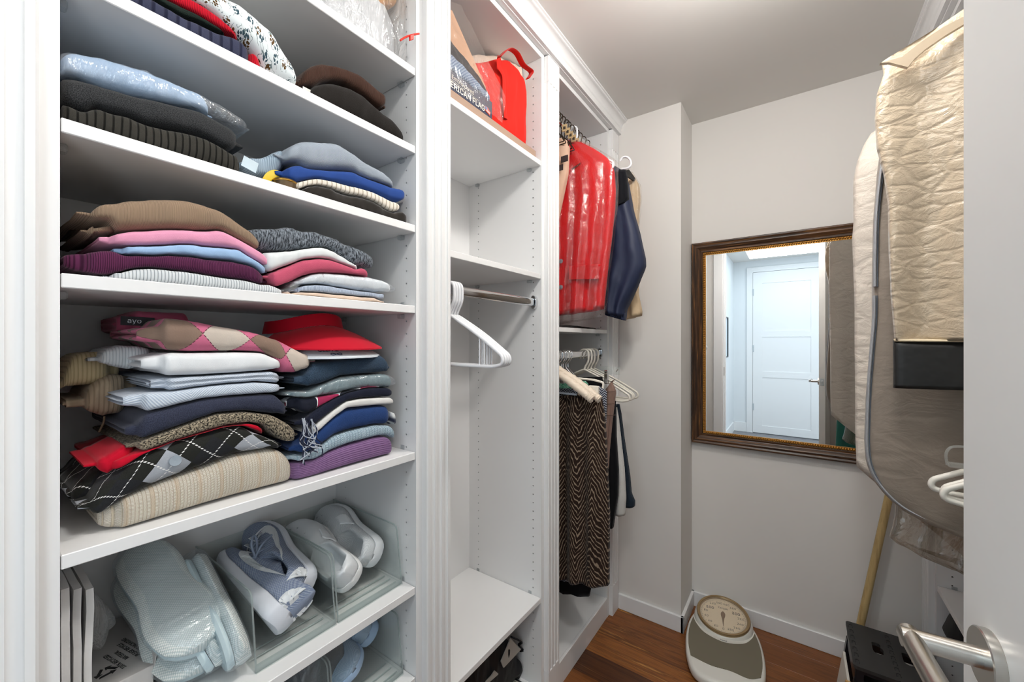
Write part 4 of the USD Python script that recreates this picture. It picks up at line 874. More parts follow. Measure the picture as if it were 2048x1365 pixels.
# ================================================================== shoes, bins and packages on the low shelves
def shoe_parts(L=0.275, Wd=0.098, hk=1.0, sole=0.03, clog=False, boot_open=(0.06, 0.44)):
    n = 44; sx = np.linspace(0.0, 1.0, n)
    w = PchipInterpolator([0, .02, .06, .15, .4, .7, .85, .94, .985, 1], [.14, .42, .58, .68, .70, 1.0, .88, .64, .34, .12])(sx) * Wd / 2
    lift = 0.014 * np.clip((sx - .72) / .28, 0, 1) ** 2 + 0.006 * np.clip((0.08 - sx) / .08, 0, 1) ** 2
    st = np.interp(sx, [0, .2, .45, .7, 1], [sole * 1.1, sole * 1.05, sole * .85, sole * .72, sole * .75])
    hc = np.interp(sx, [0, .04, .12, .25, .42, .5, .62, .78, .9, .97, 1], [.088, .094, .082, .074, .088, .085, .070, .055, .044, .036, .030]) * hk
    if clog: hc = np.interp(sx, [0, .04, .12, .3, .42, .55, .7, .82, .92, 1], [.070, .074, .066, .060, .066, .075, .070, .060, .048, .030]) * hk
    op = np.clip(np.minimum((sx - boot_open[0]) / 0.05, (boot_open[1] - sx) / 0.07), 0, 1)
    So, Up, In = [], [], []
    for i in range(n):
        x = sx[i] * L; a = w[i] + 0.004; zb, zt = lift[i], lift[i] * 0.7 + st[i]
        r = min(0.006, a * .5)
        So.append([(x, y, z) for y, z in [(-a + r, zb), (a - r, zb), (a, zb + r), (a + 0.0015, (zb + zt) / 2), (a, zt - 0.002), (a - 0.004, zt), (-a + 0.004, zt), (-a, zt - 0.002), (-a - 0.0015, (zb + zt) / 2), (-a, zb + r)]])
        z0 = zt - 0.004; h = max(hc[i] + lift[i], z0 + 0.01); o = op[i]
        b = w[i]; prof = []
        for k in np.linspace(0, 1, 9):
            y = b * (1.0 + 0.06 * math.sin(math.pi * min(1, k * 1.2))) * math.cos(k * (math.pi / 2) * (0.97 - 0.52 * o)) ** (0.62)
            prof.append((y, z0 + (h - z0) * math.sin(k * math.pi / 2) ** (0.9 if not clog else 0.75)))
        yr = prof[-1][0]
        inn = [(yr * 0.93 - 0.003 * o, h - 0.002 * o), (yr * 0.90 - 0.004 * o, h - o * (h - z0) * 0.35), (yr * 0.85, h - o * (h - z0) * 0.72), (yr * .5, h - o * (h - z0) * 0.8), (0, h - o * (h - z0) * 0.8)]
        half = prof + inn[:-1]
        Up.append([(x, y, z) for y, z in half] + [(x, 0, inn[-1][1])] + [(x, -y, z) for y, z in half[::-1]])
    U = np.array(Up)
    def side(x, z, s=1):                         # surface y of the upper at (x, z)
        i = min(n - 1, max(0, int(round(x / L * (n - 1))))); P = U[i][:9]; return s * np.interp(z, P[:, 2], P[:, 1])
    return loft(np.array(So)), loft(U), side, dict(L=L, sx=sx, w=w, hc=hc, st=st, lift=lift)
def frame(o, toe, up):
    x = np.asarray(toe, float); x = x / np.linalg.norm(x); u = np.asarray(up, float); u = u - x * (u @ x); u /= np.linalg.norm(u)
    y = np.cross(u, x); T = np.eye(4); T[:3, 0], T[:3, 1], T[:3, 2], T[:3, 3] = x, y, u, o; return T
def tf(m, T): m = as_tri(m).copy(); m.apply_transform(T); return m
def onside(poly, side, s, off=0.0008, th=0.0012):
    m = trimesh.creation.extrude_polygon(poly, th, engine='earcut')
    m = m.subdivide_to_size(0.008, max_iter=6) if hasattr(m, 'subdivide_to_size') else m
    v = m.vertices.copy(); y = np.array([side(a, b, s) for a, b in v[:, :2]])
    m.vertices = np.stack([v[:, 0], y + s * (off + v[:, 2]), v[:, 1]], 1)
    if m.volume < 0: m.invert()
    return m
def swoosh():
    a = smoothpath([(0.196, 0.066), (0.206, 0.050), (0.192, 0.037), (0.158, 0.036), (0.110, 0.048), (0.055, 0.070)], 8)
    b = smoothpath([(0.055, 0.070), (0.110, 0.056), (0.150, 0.050), (0.178, 0.050), (0.186, 0.057), (0.196, 0.066)], 8)
    return Polygon([*map(tuple, a), *map(tuple, b[1:-1])]).buffer(0)
greymesh = fab('sneaker_mesh', '#9ba6b8', 'tweave', '#7885a0', 0.0055, 0.6)
for_uv = lambda m: np.stack([verts(m)[:, 0], verts(m)[:, 2]], 1)
solew = simple('sole_white', '#d6dae2', 0.5); swhite = simple('shoe_white', '#dfe3e6', 0.45); shoelin = simple('shoe_lining', '#5d6a82', 0.9)
def sneaker(name, label, group, T, mesh_m, sole_m, accents, laces, logo=None, clog=False, hk=1.0, L=0.275, Wd=0.098, holes=False, toe_m=None, sole=0.03):
    so, up, side, g = shoe_parts(L, Wd, hk, sole, clog)
    uv = np.stack([up.vertices[:, 0], up.vertices[:, 2] + np.abs(up.vertices[:, 1])], 1)
    t = Thing(name, label, 'shoe', group)
    t.part('upper', tf(up, T), mesh_m, True, uv); t.part('sole', tf(so, T), sole_m, 40)
    if logo:
        for s in (1, -1): t.part('swoosh', tf(onside(swoosh(), side, s), T), logo, 40)
    if accents:
        hp = Polygon(smoothpath([(0.003, 0.034), (0.018, 0.034), (0.022, 0.05), (0.016, 0.064), (0.010, 0.074), (0.004, 0.076), (0.003, 0.034)], 6)).buffer(0)
        for s in (1, -1): t.part('heel_patch', tf(onside(hp, side, s), T), accents, 40)
    if toe_m:
        tp = Polygon([(0.205, 0.026), (0.262, 0.026), (0.268, 0.040), (0.235, 0.055), (0.215, 0.055)])
        for s in (1, -1): t.part('toe_cap', tf(onside(tp, side, s, 0.0006, 0.001), T), toe_m, 40)
    if laces:
        ls = []
        for k, x in enumerate(np.linspace(0.125, 0.185, 5)):
            z = np.interp(x / L, g['sx'], g['hc']); ls.append(tube(smoothpath([(x, -0.024, z - 0.010), (x + 0.003, -0.010, z + 0.0035), (x + 0.003, 0.010, z + 0.0035), (x, 0.024, z - 0.010)]), 0.0028, 6, flat=0.5))
        z = g['hc'][int(.44 * 44)]
        for s in (1, -1):
            ls.append(tube(smoothpath([(0.125, 0, z + 0.006), (0.135, s * 0.02, z + 0.024), (0.15, s * 0.034, z + 0.020), (0.145, s * 0.022, z + 0.006), (0.126, 0, z + 0.005)]), 0.0026, 6))
            ls.append(tube(smoothpath([(0.125, 0, z + 0.006), (0.120, s * 0.03, z + 0.012), (0.135, s * 0.045, z - 0.010)]), 0.0026, 6))
        t.part('laces', [tf(l, T) for l in ls], laces, 40)
    if holes:
        hs = []
        for (x, y) in ((.19, -.02), (.19, 0), (.19, .02), (.21, -.012), (.21, .012), (.17, -.012), (.17, .012), (.228, 0)):
            i = int(round(x / L * 43)); b = g['w'][i]; z = g['hc'][i] + g['lift'][i] - 0.0012 - 6.0 * y * y
            for aa in (0, math.pi / 2): hs.append(tf(tube([(x - .003 * math.cos(aa), y - .003 * math.sin(aa), z + .0012), (x + .003 * math.cos(aa), y + .003 * math.sin(aa), z + .0012)], 0.0007, 5), T))
        t.part('perforations', hs, simple('perforation', '#8f989c', 0.9), kind='stuff')
        st_ = Polygon([(0.10, 0.040), (0.135, 0.040), (0.150, 0.062), (0.125, 0.062)])
        for s in (1, -1): t.part('strap', tf(onside(st_, side, s, 0.001, 0.003), T), swhite, 40)
    return t.done()
# clear bins
def bin_(name, label, x0, x1, y0, y1, z, h, group, mat=None):
    th = 0.0025; mat = mat or acrylic('clear_acrylic', (0.955, 0.972, 0.965), haze=0.035)
    edge = acrylic('acrylic_edge', (0.62, 0.70, 0.69), haze=0.25)
    t = Thing(name, label, 'shoe bin', group)
    t.part('bin_floor', box(x0, x1, y0, y1, z, z + th), mat)
    t.part('back_wall', box(x0, x0 + th, y0, y1, z + th, z + h, 0.0006), mat)
    sp = Polygon([(x0, z + th), (x1 - 0.004, z + th), (x1 - 0.022, z + h - 0.012), (x1 - 0.034, z + h), (x0, z + h)])
    ep = sp.exterior.coords
    for yy, s in ((y0, 1), (y1 - th, 1)):
        m = trimesh.creation.extrude_polygon(sp, th, engine='earcut'); v = m.vertices.copy(); m.vertices = np.stack([v[:, 0], yy + v[:, 2], v[:, 1]], 1); m.fix_normals()
        rim = tube(np.array([(x1 - 0.004, yy + th / 2, z + th), (x1 - 0.022, yy + th / 2, z + h - 0.012), (x1 - 0.026, yy + th / 2, z + h - 0.004), (x1 - 0.034, yy + th / 2, z + h), (x0, yy + th / 2, z + h)]), 0.0017, 8)
        t.part('side_wall', m, mat, False, sub=[('rim', rim, edge)])
    t.part('front_lip', box(x1 - 0.006, x1 - 0.003, y0, y1, z, z + 0.012, 0.001), edge)
    for k in range(3): t.part('floor_rib', box(x1 - 0.02 - 0.022 * k, x1 - 0.017 - 0.022 * k, y0 + 0.008, y1 - 0.008, z + th, z + th + 0.002, 0.0006), edge)
    return t.done()
GBIN = 'clear shoe bins on the low shelves'
bin_('shoe_bin', 'clear acrylic bin holding the grey swoosh sneakers', -1.118, -0.806, 0.328, 0.486, ZE + .0006, 0.142, GBIN)
bin_('shoe_bin', 'clear acrylic bin holding the white perforated shoes', -1.118, -0.806, 0.490, 0.664, ZE + .0006, 0.142, GBIN)
bin_('shoe_bin', 'clear acrylic bin with pale blue sneakers, on the lowest visible shelf', -1.118, -0.802, 0.480, 0.664, ZF_ + .0006, 0.142, GBIN)
bin_('shoe_bin', 'clear acrylic bin with a grey plastic bag, on the lowest visible shelf', -1.118, -0.802, 0.290, 0.476, ZF_ + .0006, 0.142, GBIN)
GS = 'grey blue sneakers with a white swoosh'
sneaker('sneaker', 'grey blue sneaker with white swoosh facing up, nearer one in the bin', GS, frame((-0.822, 0.364, 0.829), (-0.265, 0.0, 0.035), (0.0, 0.89, 0.45)), greymesh, solew, swhite, None, swhite, hk=0.95, L=0.278, Wd=0.106)
sneaker('sneaker', 'grey blue sneaker leaning against the divider, laces up', GS, frame((-0.862, 0.468, 0.848), (-0.25, -0.01, 0.055), (0.0, -0.86, 0.50)), greymesh, solew, swhite, simple('lace_grey', '#8894a8', 0.8), swhite, hk=0.85, L=0.258, Wd=0.09)
GW = 'white perforated slip-on shoes'
sneaker('slip_on_shoe', 'white slip-on shoe with small perforations, left of the pair', GW, frame((-0.835, 0.555, 0.822), (-0.27, -0.02, 0.055), (0.10, -0.62, 0.78)), swhite, simple('sole_white2', '#e4e6e6', 0.5), None, None, clog=True, hk=0.95, L=0.262, Wd=0.10, holes=True, sole=0.022)
sneaker('slip_on_shoe', 'white slip-on shoe tipped on its side, right of the pair', GW, frame((-0.855, 0.640, 0.842), (-0.25, -0.005, 0.045), (0.0, -0.90, 0.42)), fab('white_mesh', '#d9dde0', 'tweave', '#c2c8cc', 0.004, 0.5), swhite, None, None, clog=True, hk=0.9, L=0.25, Wd=0.098, holes=True, sole=0.03)
bluemesh = fab('pale_blue_mesh', '#b3c7da', 'tweave', '#9bb3ca', 0.004, 0.4); bsole = simple('sole_blue', '#a9c4e2', 0.5)
GBL = 'pale blue sneakers in the lowest bins'
sneaker('sneaker', 'pale blue sneaker with grey lace bow, toe to the front', GBL, frame((-1.095, 0.545, 0.585), (0.27, 0.01, 0.02), (0.0, -0.45, 0.90)), bluemesh, bsole, None, simple('lace_pale', '#b9bcc0', 0.8), None, L=0.27, hk=0.95)
sneaker('sneaker', 'pale blue sneaker tipped on its side at the back', GBL, frame((-0.885, 0.642, 0.620), (-0.21, 0.0, 0.03), (0.1, -0.75, 0.65)), bluemesh, bsole, None, None, None, L=0.215, hk=0.85, Wd=0.085)
m, uv = fold([(606, 1352), (640, 1290), (690, 1275), (700, 1290)], ZF_ + 0.004, -0.86, depth=0.18, nose=0.05, wr=0.008, amp=0.006)
m.apply_translation((0, 0, 0.0)); single('plastic_bag', m, simple('grey_bag', '#6f7274', 0.35, bump=(40, 0.6, 0.01)), 'crumpled grey plastic bag filling the left bottom bin', 'bag', uv=uv)
sneaker('sneaker', 'pale blue shoe beside the grey bag, only its rim showing', GBL, frame((-1.06, 0.335, 0.590), (0.24, 0.0, 0.02), (0.0, 0.2, 0.98)), fab('mid_blue', '#8fb3dd', 'plain'), bsole, None, None, None, L=0.24, Wd=0.07, hk=0.85)

# slippers wrapped in plastic, sole side out
def slab_shoe(L, Wd, th, T, n=60):
    s = np.linspace(0, 1, n); w = PchipInterpolator([0, .01, .04, .10, .25, .45, .72, .88, .95, .985, 1], [.05, .28, .54, .74, .84, .80, 1.0, .88, .64, .36, .05])(s) * Wd / 2
    R = []
    for i in range(n):
        a = w[i]; e = min(th * .45, a * .6)
        R.append([(s[i] * L, y, z) for y, z in [(-a + e, 0), (a - e, 0), (a, e), (a, th - e), (a - e, th), (-a + e, th), (-a, th - e), (-a, e)]])
    return tf(loft(np.array(R)), T)
aqua = fab('slipper_sole', '#f1f5f3', 'tweave', '#c9d6d6', 0.0045, 0.7, rough=0.6); 
sfilm = film('slipper_film', (0.96, 0.985, 1.0), 0.05, (0.90, 0.96, 1.0), 0.40, 0.10, 22, 0.9, 0.02)
GSL = 'pale aqua slippers wrapped in clear plastic'
ax, up = np.array([0.245, 0.04, -0.125]), np.array([0.42, -0.12, 0.86])
def slipper(label, o, ax, up, L=0.27, Wd=0.108, strap=True):
    T = frame(o, ax, up); b = slab_shoe(L, Wd, 0.024, T); uvl = np.asarray(trimesh.Trimesh(b.vertices).vertices)
    inv = np.linalg.inv(T); loc = trimesh.transformations.transform_points(b.vertices, inv)
    t = Thing('slipper', label, 'slipper', GSL)
    t.part('sole', b, aqua, True, loc[:, :2])
    t.part('foot_bed', slab_shoe(L * 0.985, Wd * 0.94, 0.012, frame(np.asarray(o) - 0.013 * np.asarray(up) / np.linalg.norm(up) , ax, up)), simple('aqua_foam', '#c9dbe0', 0.7))
    w = slab_shoe(L * 1.05, Wd * 1.05, 0.042, frame(np.asarray(o) - 0.0145 * np.asarray(up) / np.linalg.norm(up) - 0.012 * ax / np.linalg.norm(ax), ax, up), 90)
    w = w.subdivide(); lw = trimesh.transformations.transform_points(w.vertices, inv)
    w.vertices += (meshkit.fbm(w.vertices * 34, 3, 5)[:, None] - 0.5) * 0.0025 * (up / np.linalg.norm(up))
    t.part('plastic_wrap', w, sfilm, True, lw[:, :2]); return t.done()
slipper('big pale aqua slipper in plastic, waffle sole facing out', (-1.085, 0.222, 0.968), ax, up)
slipper('pale aqua slipper lying half under the waffle soled one', (-1.10, 0.222, 0.922), np.array([0.235, 0.042, -0.122]), np.array([0.40, -0.22, 0.83]))
slipper('narrow slipper in plastic standing on edge beside the bin', (-1.03, 0.292, 0.93), np.array([0.22, 0.005, -0.115]), np.array([0.05, 0.97, 0.15]), L=0.25, Wd=0.095)
slipper('pale slipper in plastic between waffle sole and bin', (-1.06, 0.262, 0.90), np.array([0.22, 0.012, -0.085]), np.array([0.10, 0.90, 0.35]), L=0.24, Wd=0.085)
# recycled carton, papers, film
grey = simple('grey_board', '#c6c3c1', 0.85, bump=(500, 0.1, 0.0005), vary=0.05)
ink = simple('black_ink', '#2a2a2b', 0.8)
t = Thing('carton', 'flat grey recycled carton with upside down printing and arrows', 'carton')
cz = 0.832
t.part('carton_body', box(-1.115, -0.902, 0.128, 0.206, ZE + 0.0006, cz, 0.001), grey)
t.part('flap', place(box(0, 0.20, 0, 0.05, 0, 0.0015), (-1.10, 0.207, cz - 0.002), (1, 0, 0), (0, 0.15, 1)), grey)
P = [onZ(*p, cz + 0.0003) for p in ((282, 1310), (236, 1284))]
tx = P[1] - P[0]; tx[2] = 0; tx /= np.linalg.norm(tx); ty = np.array([-tx[1], tx[0], 0])
if ty[0] > 0 and False: ty = -ty
tl = []
for s_, k in (('PLEASE RECYCLE', 0), ('THIS PACKAGING', 1)):
    p0 = onZ(*((281, 1309), (291, 1299))[k], cz + 0.0003); tl.append(text(s_, 0.0062, p0, tx, ty, 0.0004, sx=0.92))
for s_, k in (('100% RECYCLED', 0), ('MATERIAL', 1)):
    p0 = onZ(*((254, 1334), (259, 1316))[k], cz + 0.0003); tl.append(text(s_, 0.0062, p0, tx, ty, 0.0004, sx=0.92))
t.part('lettering', tl, ink)
ctr = onZ(212, 1345, cz + 0.0003)
arr = []
for k in range(3):
    a = 2 * math.pi * k / 3 + 0.4
    ar = Polygon([(-0.011, -0.0105), (0.004, -0.0105), (0.004, -0.014), (0.011, -0.0085), (0.004, -0.003), (0.004, -0.0062), (-0.009, -0.0062)])
    arr.append(place(prism(shapely.affinity.rotate(ar, math.degrees(a), origin=(0, 0)), 0.0004, (np.zeros(3), (1, 0, 0), (0, 1, 0))), ctr, tx, ty))
t.part('recycling_arrows', arr, ink); t.done()
rg = random.Random(5)
for k in range(5):
    z = ZE + 0.0008 + k * 0.0042
    single('envelope', rot(box(-0.895 + rg.uniform(-.004, .004), -0.80, 0.13 + rg.uniform(0, .004), 0.218 + rg.uniform(-.006, .006), z, z + 0.0036, 0.0006), rg.uniform(-2, 2), (0, 0, 1), (-0.85, 0.15, z)), simple('envelope_white', '#d4d3d1', 0.7), 'flat white envelope before the carton, %s of five from the bottom' % ('first', 'second', 'third', 'fourth', 'fifth')[k], 'envelope', 'envelopes stacked before the carton')
for k in range(3):
    y = 0.0890 + 0.0125 * k
    sh = box(-1.10, -0.812 - 0.014 * k, y, y + 0.008, ZE + 0.0006, 1.052 - 0.012 * k).subdivide_to_size(0.03); v = sh.vertices
    v[:, 1] += 0.0035 * (meshkit.fbm(np.column_stack([v[:, 0] * 9, np.full(len(v), k * 5.0), v[:, 2] * 12]), 3, k) - 0.35) * (v[:, 2] > ZE + 0.01) + 0.004 * k * (v[:, 2] - ZE)
    single('paper_bag', sh, simple('paper_grey_%d' % k, ('#dedede', '#d2d2d2', '#e2e2e1')[k], 0.75, bump=(18, 0.4, 0.01)), 'folded grey white paper bag standing on the shoe shelf, %s of three' % ('leftmost', 'middle', 'rightmost')[k], 'paper bag', 'folded paper bags at the left of the shoe shelf')
m, uv = fold([(128, 1185), (150, 1160), (185, 1175), (205, 1230), (222, 1262)], [(128, 1330), (170, 1340), (205, 1300), (222, 1275)], -0.90, depth=0.10, nose=0.05, wr=0.012, amp=0.008, n=60)
single('plastic_film', m, film('loose_film', (0.97, 0.97, 0.98), 0.12, (0.95, 0.95, 0.95), 0.42, 0.12, 26, 1.0, 0.03), 'crumpled clear plastic film over the grey carton', 'plastic', uv=uv)
# thin white elastic looped over the bin wall
single('elastic_cord', tube(smoothpath([onX(*p, -1.05) for p in ((487, 1136), (505, 1112), (520, 1085), (532, 1060), (545, 1051), (556, 1053))]), 0.0016, 8), simple('cord_white', '#e4e6e6', 0.6), 'thin white elastic cord rising behind the grey sneakers', 'cord')

# ---- top shelf: zip bag
q = zf(640, 0, 8.533)
t = Thing('zip_bag', 'clear zip bag with red slider on the top shelf', 'plastic bag')
m, uv = fold(q((-100, -900), (400, -700), (900, -600), (1400, -500), (1560, -200), (1640, 300), (1660, 700), (1610, 900)), 2.0706, -0.80, depth=0.10, nose=0.02, wr=0.008, amp=0.005, n=80)
t.part('pouch', m, film('zip_film', (0.96, 0.96, 0.96), 0.10, (0.85, 0.83, 0.8), 0.45, 0.12, 20, 1.0, 0.03), True, uv)
c = onX(*q((1560, 640))[0], -0.760)
zr = np.array([onX(*p, -0.762) for p in q((1370, 690), (1450, 640), (1540, 605), (1690, 575))])
t.part('zip_track', tube(smoothpath(zr), 0.0022, 8), simple('zip_red', '#d8301f', 0.4))
t.part('zip_slider', place(box(-0.008, 0.008, -0.007, 0.007, -0.004, 0.004, 0.0015), c, zr[-1] - zr[0], (0, 0, 1)), simple('zip_red', '#d8301f', 0.4)); t.done()
m, uv = fold(q((960, -500), (1100, -600), (1400, -560), (1430, -100)), q((960, -20), (1100, 60), (1300, 90), (1430, 0)), -0.835, depth=0.08, nose=0.02); single('orange_packet', m, simple('orange_cloth', '#d08a3c', 0.7, vary=0.1, vscale=40), 'orange packet inside the zip bag, at the picture top', 'packet', uv=uv)
m, uv = fold(q((100, -500), (700, -420), (1000, -300), (1250, 250), (1340, 520)), 2.0712, -0.84, depth=0.08, nose=0.02, wr=0.004); single('white_cloth', m, fab('pale_cloth', '#cfd2d6', 'plain'), 'pale folded cloth inside the clear zip bag', 'cloth', uv=uv)

# ================================================================== middle bay
z2 = 2.0625
ft = Thing('flag_box', 'boxed embroidered flag in a clear bag, navy card front with white lettering', 'flag box')
card = simple('taupe_card', '#a58a78', 0.8); navyc = simple('navy_card', '#3a4058', 0.6)
x0, yA, yB = -0.782, 0.80, 1.258
ft.part('tray', trimesh.util.concatenate([box(x0 - 0.010, x0, yA + 0.003, yB, z2 + 0.0002, z2 + 0.03, 0.001), box(x0 - 0.10, x0 - 0.010, yA + 0.003, 1.08, z2 + 0.0002, z2 + 0.004)]), card)
pol = Polygon([(0.80, z2 + 0.031), (0.80, 2.146), (0.997, 2.146), (0.997, z2 + 0.031)])
ft.part('front_card', prism(pol, 0.002, ((x0 - 0.003, 0, 0), (0, 1, 0), (0, 0, 1))), navyc)
tf1 = [text('Embroidered', 0.0115, (x0 + 0.0002, 0.813, z2 + 0.061), (0, 1, 0), (0, 0, 1), 0.0005), text('AMERICAN FLAG', 0.0165, (x0 + 0.0002, 0.772, z2 + 0.036), (0, 1, 0), (0, 0, 1), 0.0005, True)]
tf1 = [trimesh.intersections.slice_mesh_plane(m, (0, 1, 0), (0, 0.80, 0)) for m in tf1]
wcard = simple('card_white', '#e6e2dc', 0.6)
ft.part('lettering', tf1, wcard, sub=[('rule', box(x0 - 0.001, x0 + 0.0004, 0.80, 0.93, z2 + 0.0560, z2 + 0.0567), wcard)])
cfl = (x0 + 0.0002, 0.962, z2 + 0.040)
ft.part('flag_emblem', [prism(Polygon([(0, 0), (0.022, -0.006), (0.026, 0.006), (0.012, 0.016), (-0.004, 0.014)]), 0.0005, (cfl, (0, 1, 0), (0, 0, 1)))], simple('emblem_red', '#c65a50', 0.6), sub=[('emblem_stripe', prism(Polygon([(0.004, 0.003), (0.022, 0.0), (0.0225, 0.003), (0.004, 0.006)]), 0.0008, (cfl, (0, 1, 0), (0, 0, 1))), wcard), ('emblem_canton', prism(Polygon([(-0.002, 0.006), (0.008, 0.005), (0.009, 0.014), (-0.003, 0.013)]), 0.0009, (cfl, (0, 1, 0), (0, 0, 1))), simple('emblem_blue', '#5c76b0', 0.6))])
YB2 = dict(yb=(0.802, 1.273))
m, uv = fold([(880, 100), (904, 103), (930, 126), (960, 163), (986, 194)], 2.1465, x0 + 0.0, depth=0.03, nose=0.015, wr=0.003, lob=0, **YB2)
ft.part('folded_flag', m, fab('flag_blue', '#5b7396', 'tweave', '#9fb0c6', 0.009, 0.5), True, uv)
m, uv = fold([(880, 70), (904, 74), (935, 113), (960, 148), (984, 192)], 2.0935, x0 - 0.032, depth=0.02, nose=0.01, wr=0.002, lob=0, **YB2)
ft.part('dark_lining', m, fab('flag_dark', '#26272d', 'plain'), True, uv)
pc = [(0.80, 2.0935), (0.80, 2.345), (0.872, 2.378), (1.066, 2.20), (1.02, 2.0935)]
ft.part('backing_card', prism(Polygon(pc), 0.002, ((x0 - 0.056, 0, 0), (0, 1, 0), (0, 0, 1))), simple('tan_card', '#c39a7c', 0.8, vary=0.04, vscale=20))
pf = Polygon([(0.801, 2.098), (0.801, 2.34), (0.872, 2.375), (1.07, 2.20), (1.04, 2.098)])
g_ = trimesh.creation.extrude_polygon(pf, 0.0008, engine='earcut').subdivide_to_size(0.02)
gv = g_.vertices.copy(); lo_ = np.stack([x0 + 0.008 - 0.10 * np.clip(gv[:, 1] - 2.12, 0, 1) + gv[:, 2], gv[:, 0], gv[:, 1]], 1); lo_[:, 0] += 0.012 * (meshkit.fbm(lo_ * 30, 3, 2) - 0.5) - 0.0; g_.vertices = lo_
ft.part('plastic_bag', g_, film('flag_film', (0.98, 0.97, 0.96), 0.02, (0.85, 0.8, 0.76), 0.10, 0.10, 18, 0.8, 0.02), True, lo_[:, 1:]); ft.done()
q = zf(880, 0, 4.55)
redt = fab('tote_red', '#d32a21', 'plain', bump=0.15, var=0.05)
t = Thing('tote_bag', 'bright red cloth tote bag standing behind the flag box', 'tote bag')
m, uv = fold(q((300, 545), (420, 540), (530, 508), (660, 512), (740, 610), (800, 715), (818, 900)), 2.0632, (-0.850, -0.790), depth=0.05, nose=0.02, wr=0.005, amp=0.004, lob=0, n=70, **YB2)
t.part('bag_body', m, redt, True, uv)
hp = np.array([onX(*p, -0.788) for p in q((540, 520), (600, 462), (640, 448), (700, 490), (755, 590), (830, 655), (800, 715))])
t.part('handle', tube(smoothpath(hp), 0.011, 8, flat=0.18), redt)
hp = np.array([onX(*p, -0.812) for p in q((540, 520), (535, 600), (580, 700), (585, 900), (600, 1080))]); t.part('handle', tube(smoothpath(hp), 0.010, 8, flat=0.18), redt)
t.done()
m, uv = fold(q((250, 470), (380, 443), (590, 460), (780, 443), (812, 480), (822, 520)), 2.0632, (-0.905, -0.845), depth=0.10, nose=0.04, wr=0.004, lob=0, **YB2)
m.vertices[:, 2] = np.minimum(m.vertices[:, 2], 2.442 - 0.003 * np.abs(np.sin(m.vertices[:, 1] * 40)))
single('cushion', m, fab('cushion_beige', '#d8c4b4', 'plain'), 'beige cushion peeping out behind the red tote bag', 'cushion', uv=uv)

# plastic tubular hangers
hw_plastic = simple('hanger_white', '#e6e7ea', 0.32)
def hanger_mesh(hw=0.19, hook=0.095, r=0.0046, bars=True, drop=0.115):
    """centred on the rod axis point below the hook's crown; lies in the xz plane, crown at z=0."""
    hk_ = [(-0.021, 0, -0.045), (-0.023, 0, -0.026), (-0.019, 0, -0.008), (0, 0, 0), (0.019, 0, -0.008), (0.023, 0, -0.028), (0.021, 0, -0.055), (0.008, 0, -0.078), (0, 0, -0.095)]
    zt = -hook
    tri = [(0, 0, zt), (0.02, 0, zt - 0.006), (hw * .55, 0, zt - drop * .46), (hw - 0.02, 0, zt - drop * .84), (hw - 0.002, 0, zt - drop * .97), (hw - 0.003, 0, zt - drop * 1.13), (hw - 0.03, 0, zt - drop * 1.2)]
    tri2 = [(-x, y, z) for x, y, z in tri]
    ms = [tube(smoothpath(hk_, 6), r, 10)]
    loop_ = smoothpath(tri, 6); ms.append(tube(loop_, r, 10)); ms.append(tube(smoothpath(tri2, 6), r, 10))
    zb = zt - drop * 1.2; ms.append(tube([(-(hw - .03), 0, zb), (hw - .03, 0, zb)], r, 10))
    ex = []
    if bars:
        for s in (1, -1):
            for k in (0, 0.016): ex.append(tube([(s * (hw * .60 + k), 0, zb), (s * (hw * .60 + k), 0, zt - drop * (.52 + k * 4))], r * 0.5, 6))
    return ms, ex
def hanger(label, pos, rotz, group, mat, hw=0.19, name='clothes_hanger', **k):
    ms, ex = hanger_mesh(hw, **k); t = Thing(name, label, 'clothes hanger', group)
    mvd = lambda m: mv(rot(m, rotz, (0, 0, 1)), pos)
    t.part('hook', mvd(ms[0]), mat, 50); t.part('frame', [mvd(m) for m in ms[1:]], mat, 50)
    for m in ex: t.part('strut', mvd(m), mat, 50)
    return t.done(base=np.asarray(pos, float))
GH = 'empty white plastic hangers on the middle bay rod'
ORD = ('nearest', 'second nearest', 'third', 'fourth', 'fifth', 'sixth', 'seventh', 'eighth', 'ninth', 'tenth', 'eleventh')
h0 = hanger('empty white plastic hanger on the middle chrome rod, farthest right of four', (-0.797, 0.848, 1.5565), 0.0, GH, hw_plastic)
for k, (dy, a) in enumerate(((-0.011, 0.3), (-0.022, 0.6), (-0.032, 0.2))): h0.copy((0, dy, 0), a, 'empty white plastic hanger on the middle chrome rod, %s of four' % ('third', 'second', 'first')[k])
# bottom of the middle bay
q = zf(920, 1180, 7.377)
blk = fab('black_nylon', '#1c1d20', 'plain', rough=0.6, sheen=0.0, spec=0.3)
def slab_px(pts, X, depth, axis=(0, 1, 0)):
    P = [onX(*p, X) for p in pts]; return prism(Polygon([(p[1], p[2]) for p in P]).buffer(0.002).buffer(0), depth, ((X - depth, 0, 0), (0, 1, 0), (0, 0, 1)))
zdk = 0.0945
t = Thing('tote_bag', 'black nylon tote with grey straps on the middle bay floor', 'tote bag')
m, uv = fold(q((-300, 500), (100, 620), (500, 650), (740, 690), (860, 900), (920, 1150), (925, 1500)), zdk, -0.85, depth=0.2, nose=0.05, wr=0.010, amp=0.008, lob=0, n=70, yb=(0.802, 1.273)); m.vertices[:, 2] = np.minimum(m.vertices[:, 2], 0.408); t.part('bag_body', m, blk, True, uv)
strap = simple('strap_grey', '#b9b6ae', 0.75)
t.part('strap', slab_px(q((750, 735), (890, 890), (650, 1145), (615, 1060)), -0.842, 0.004), strap)
t.part('strap', slab_px(q((515, 1210), (560, 1250), (430, 1365), (390, 1365), (470, 1280)), -0.840, 0.004), strap)
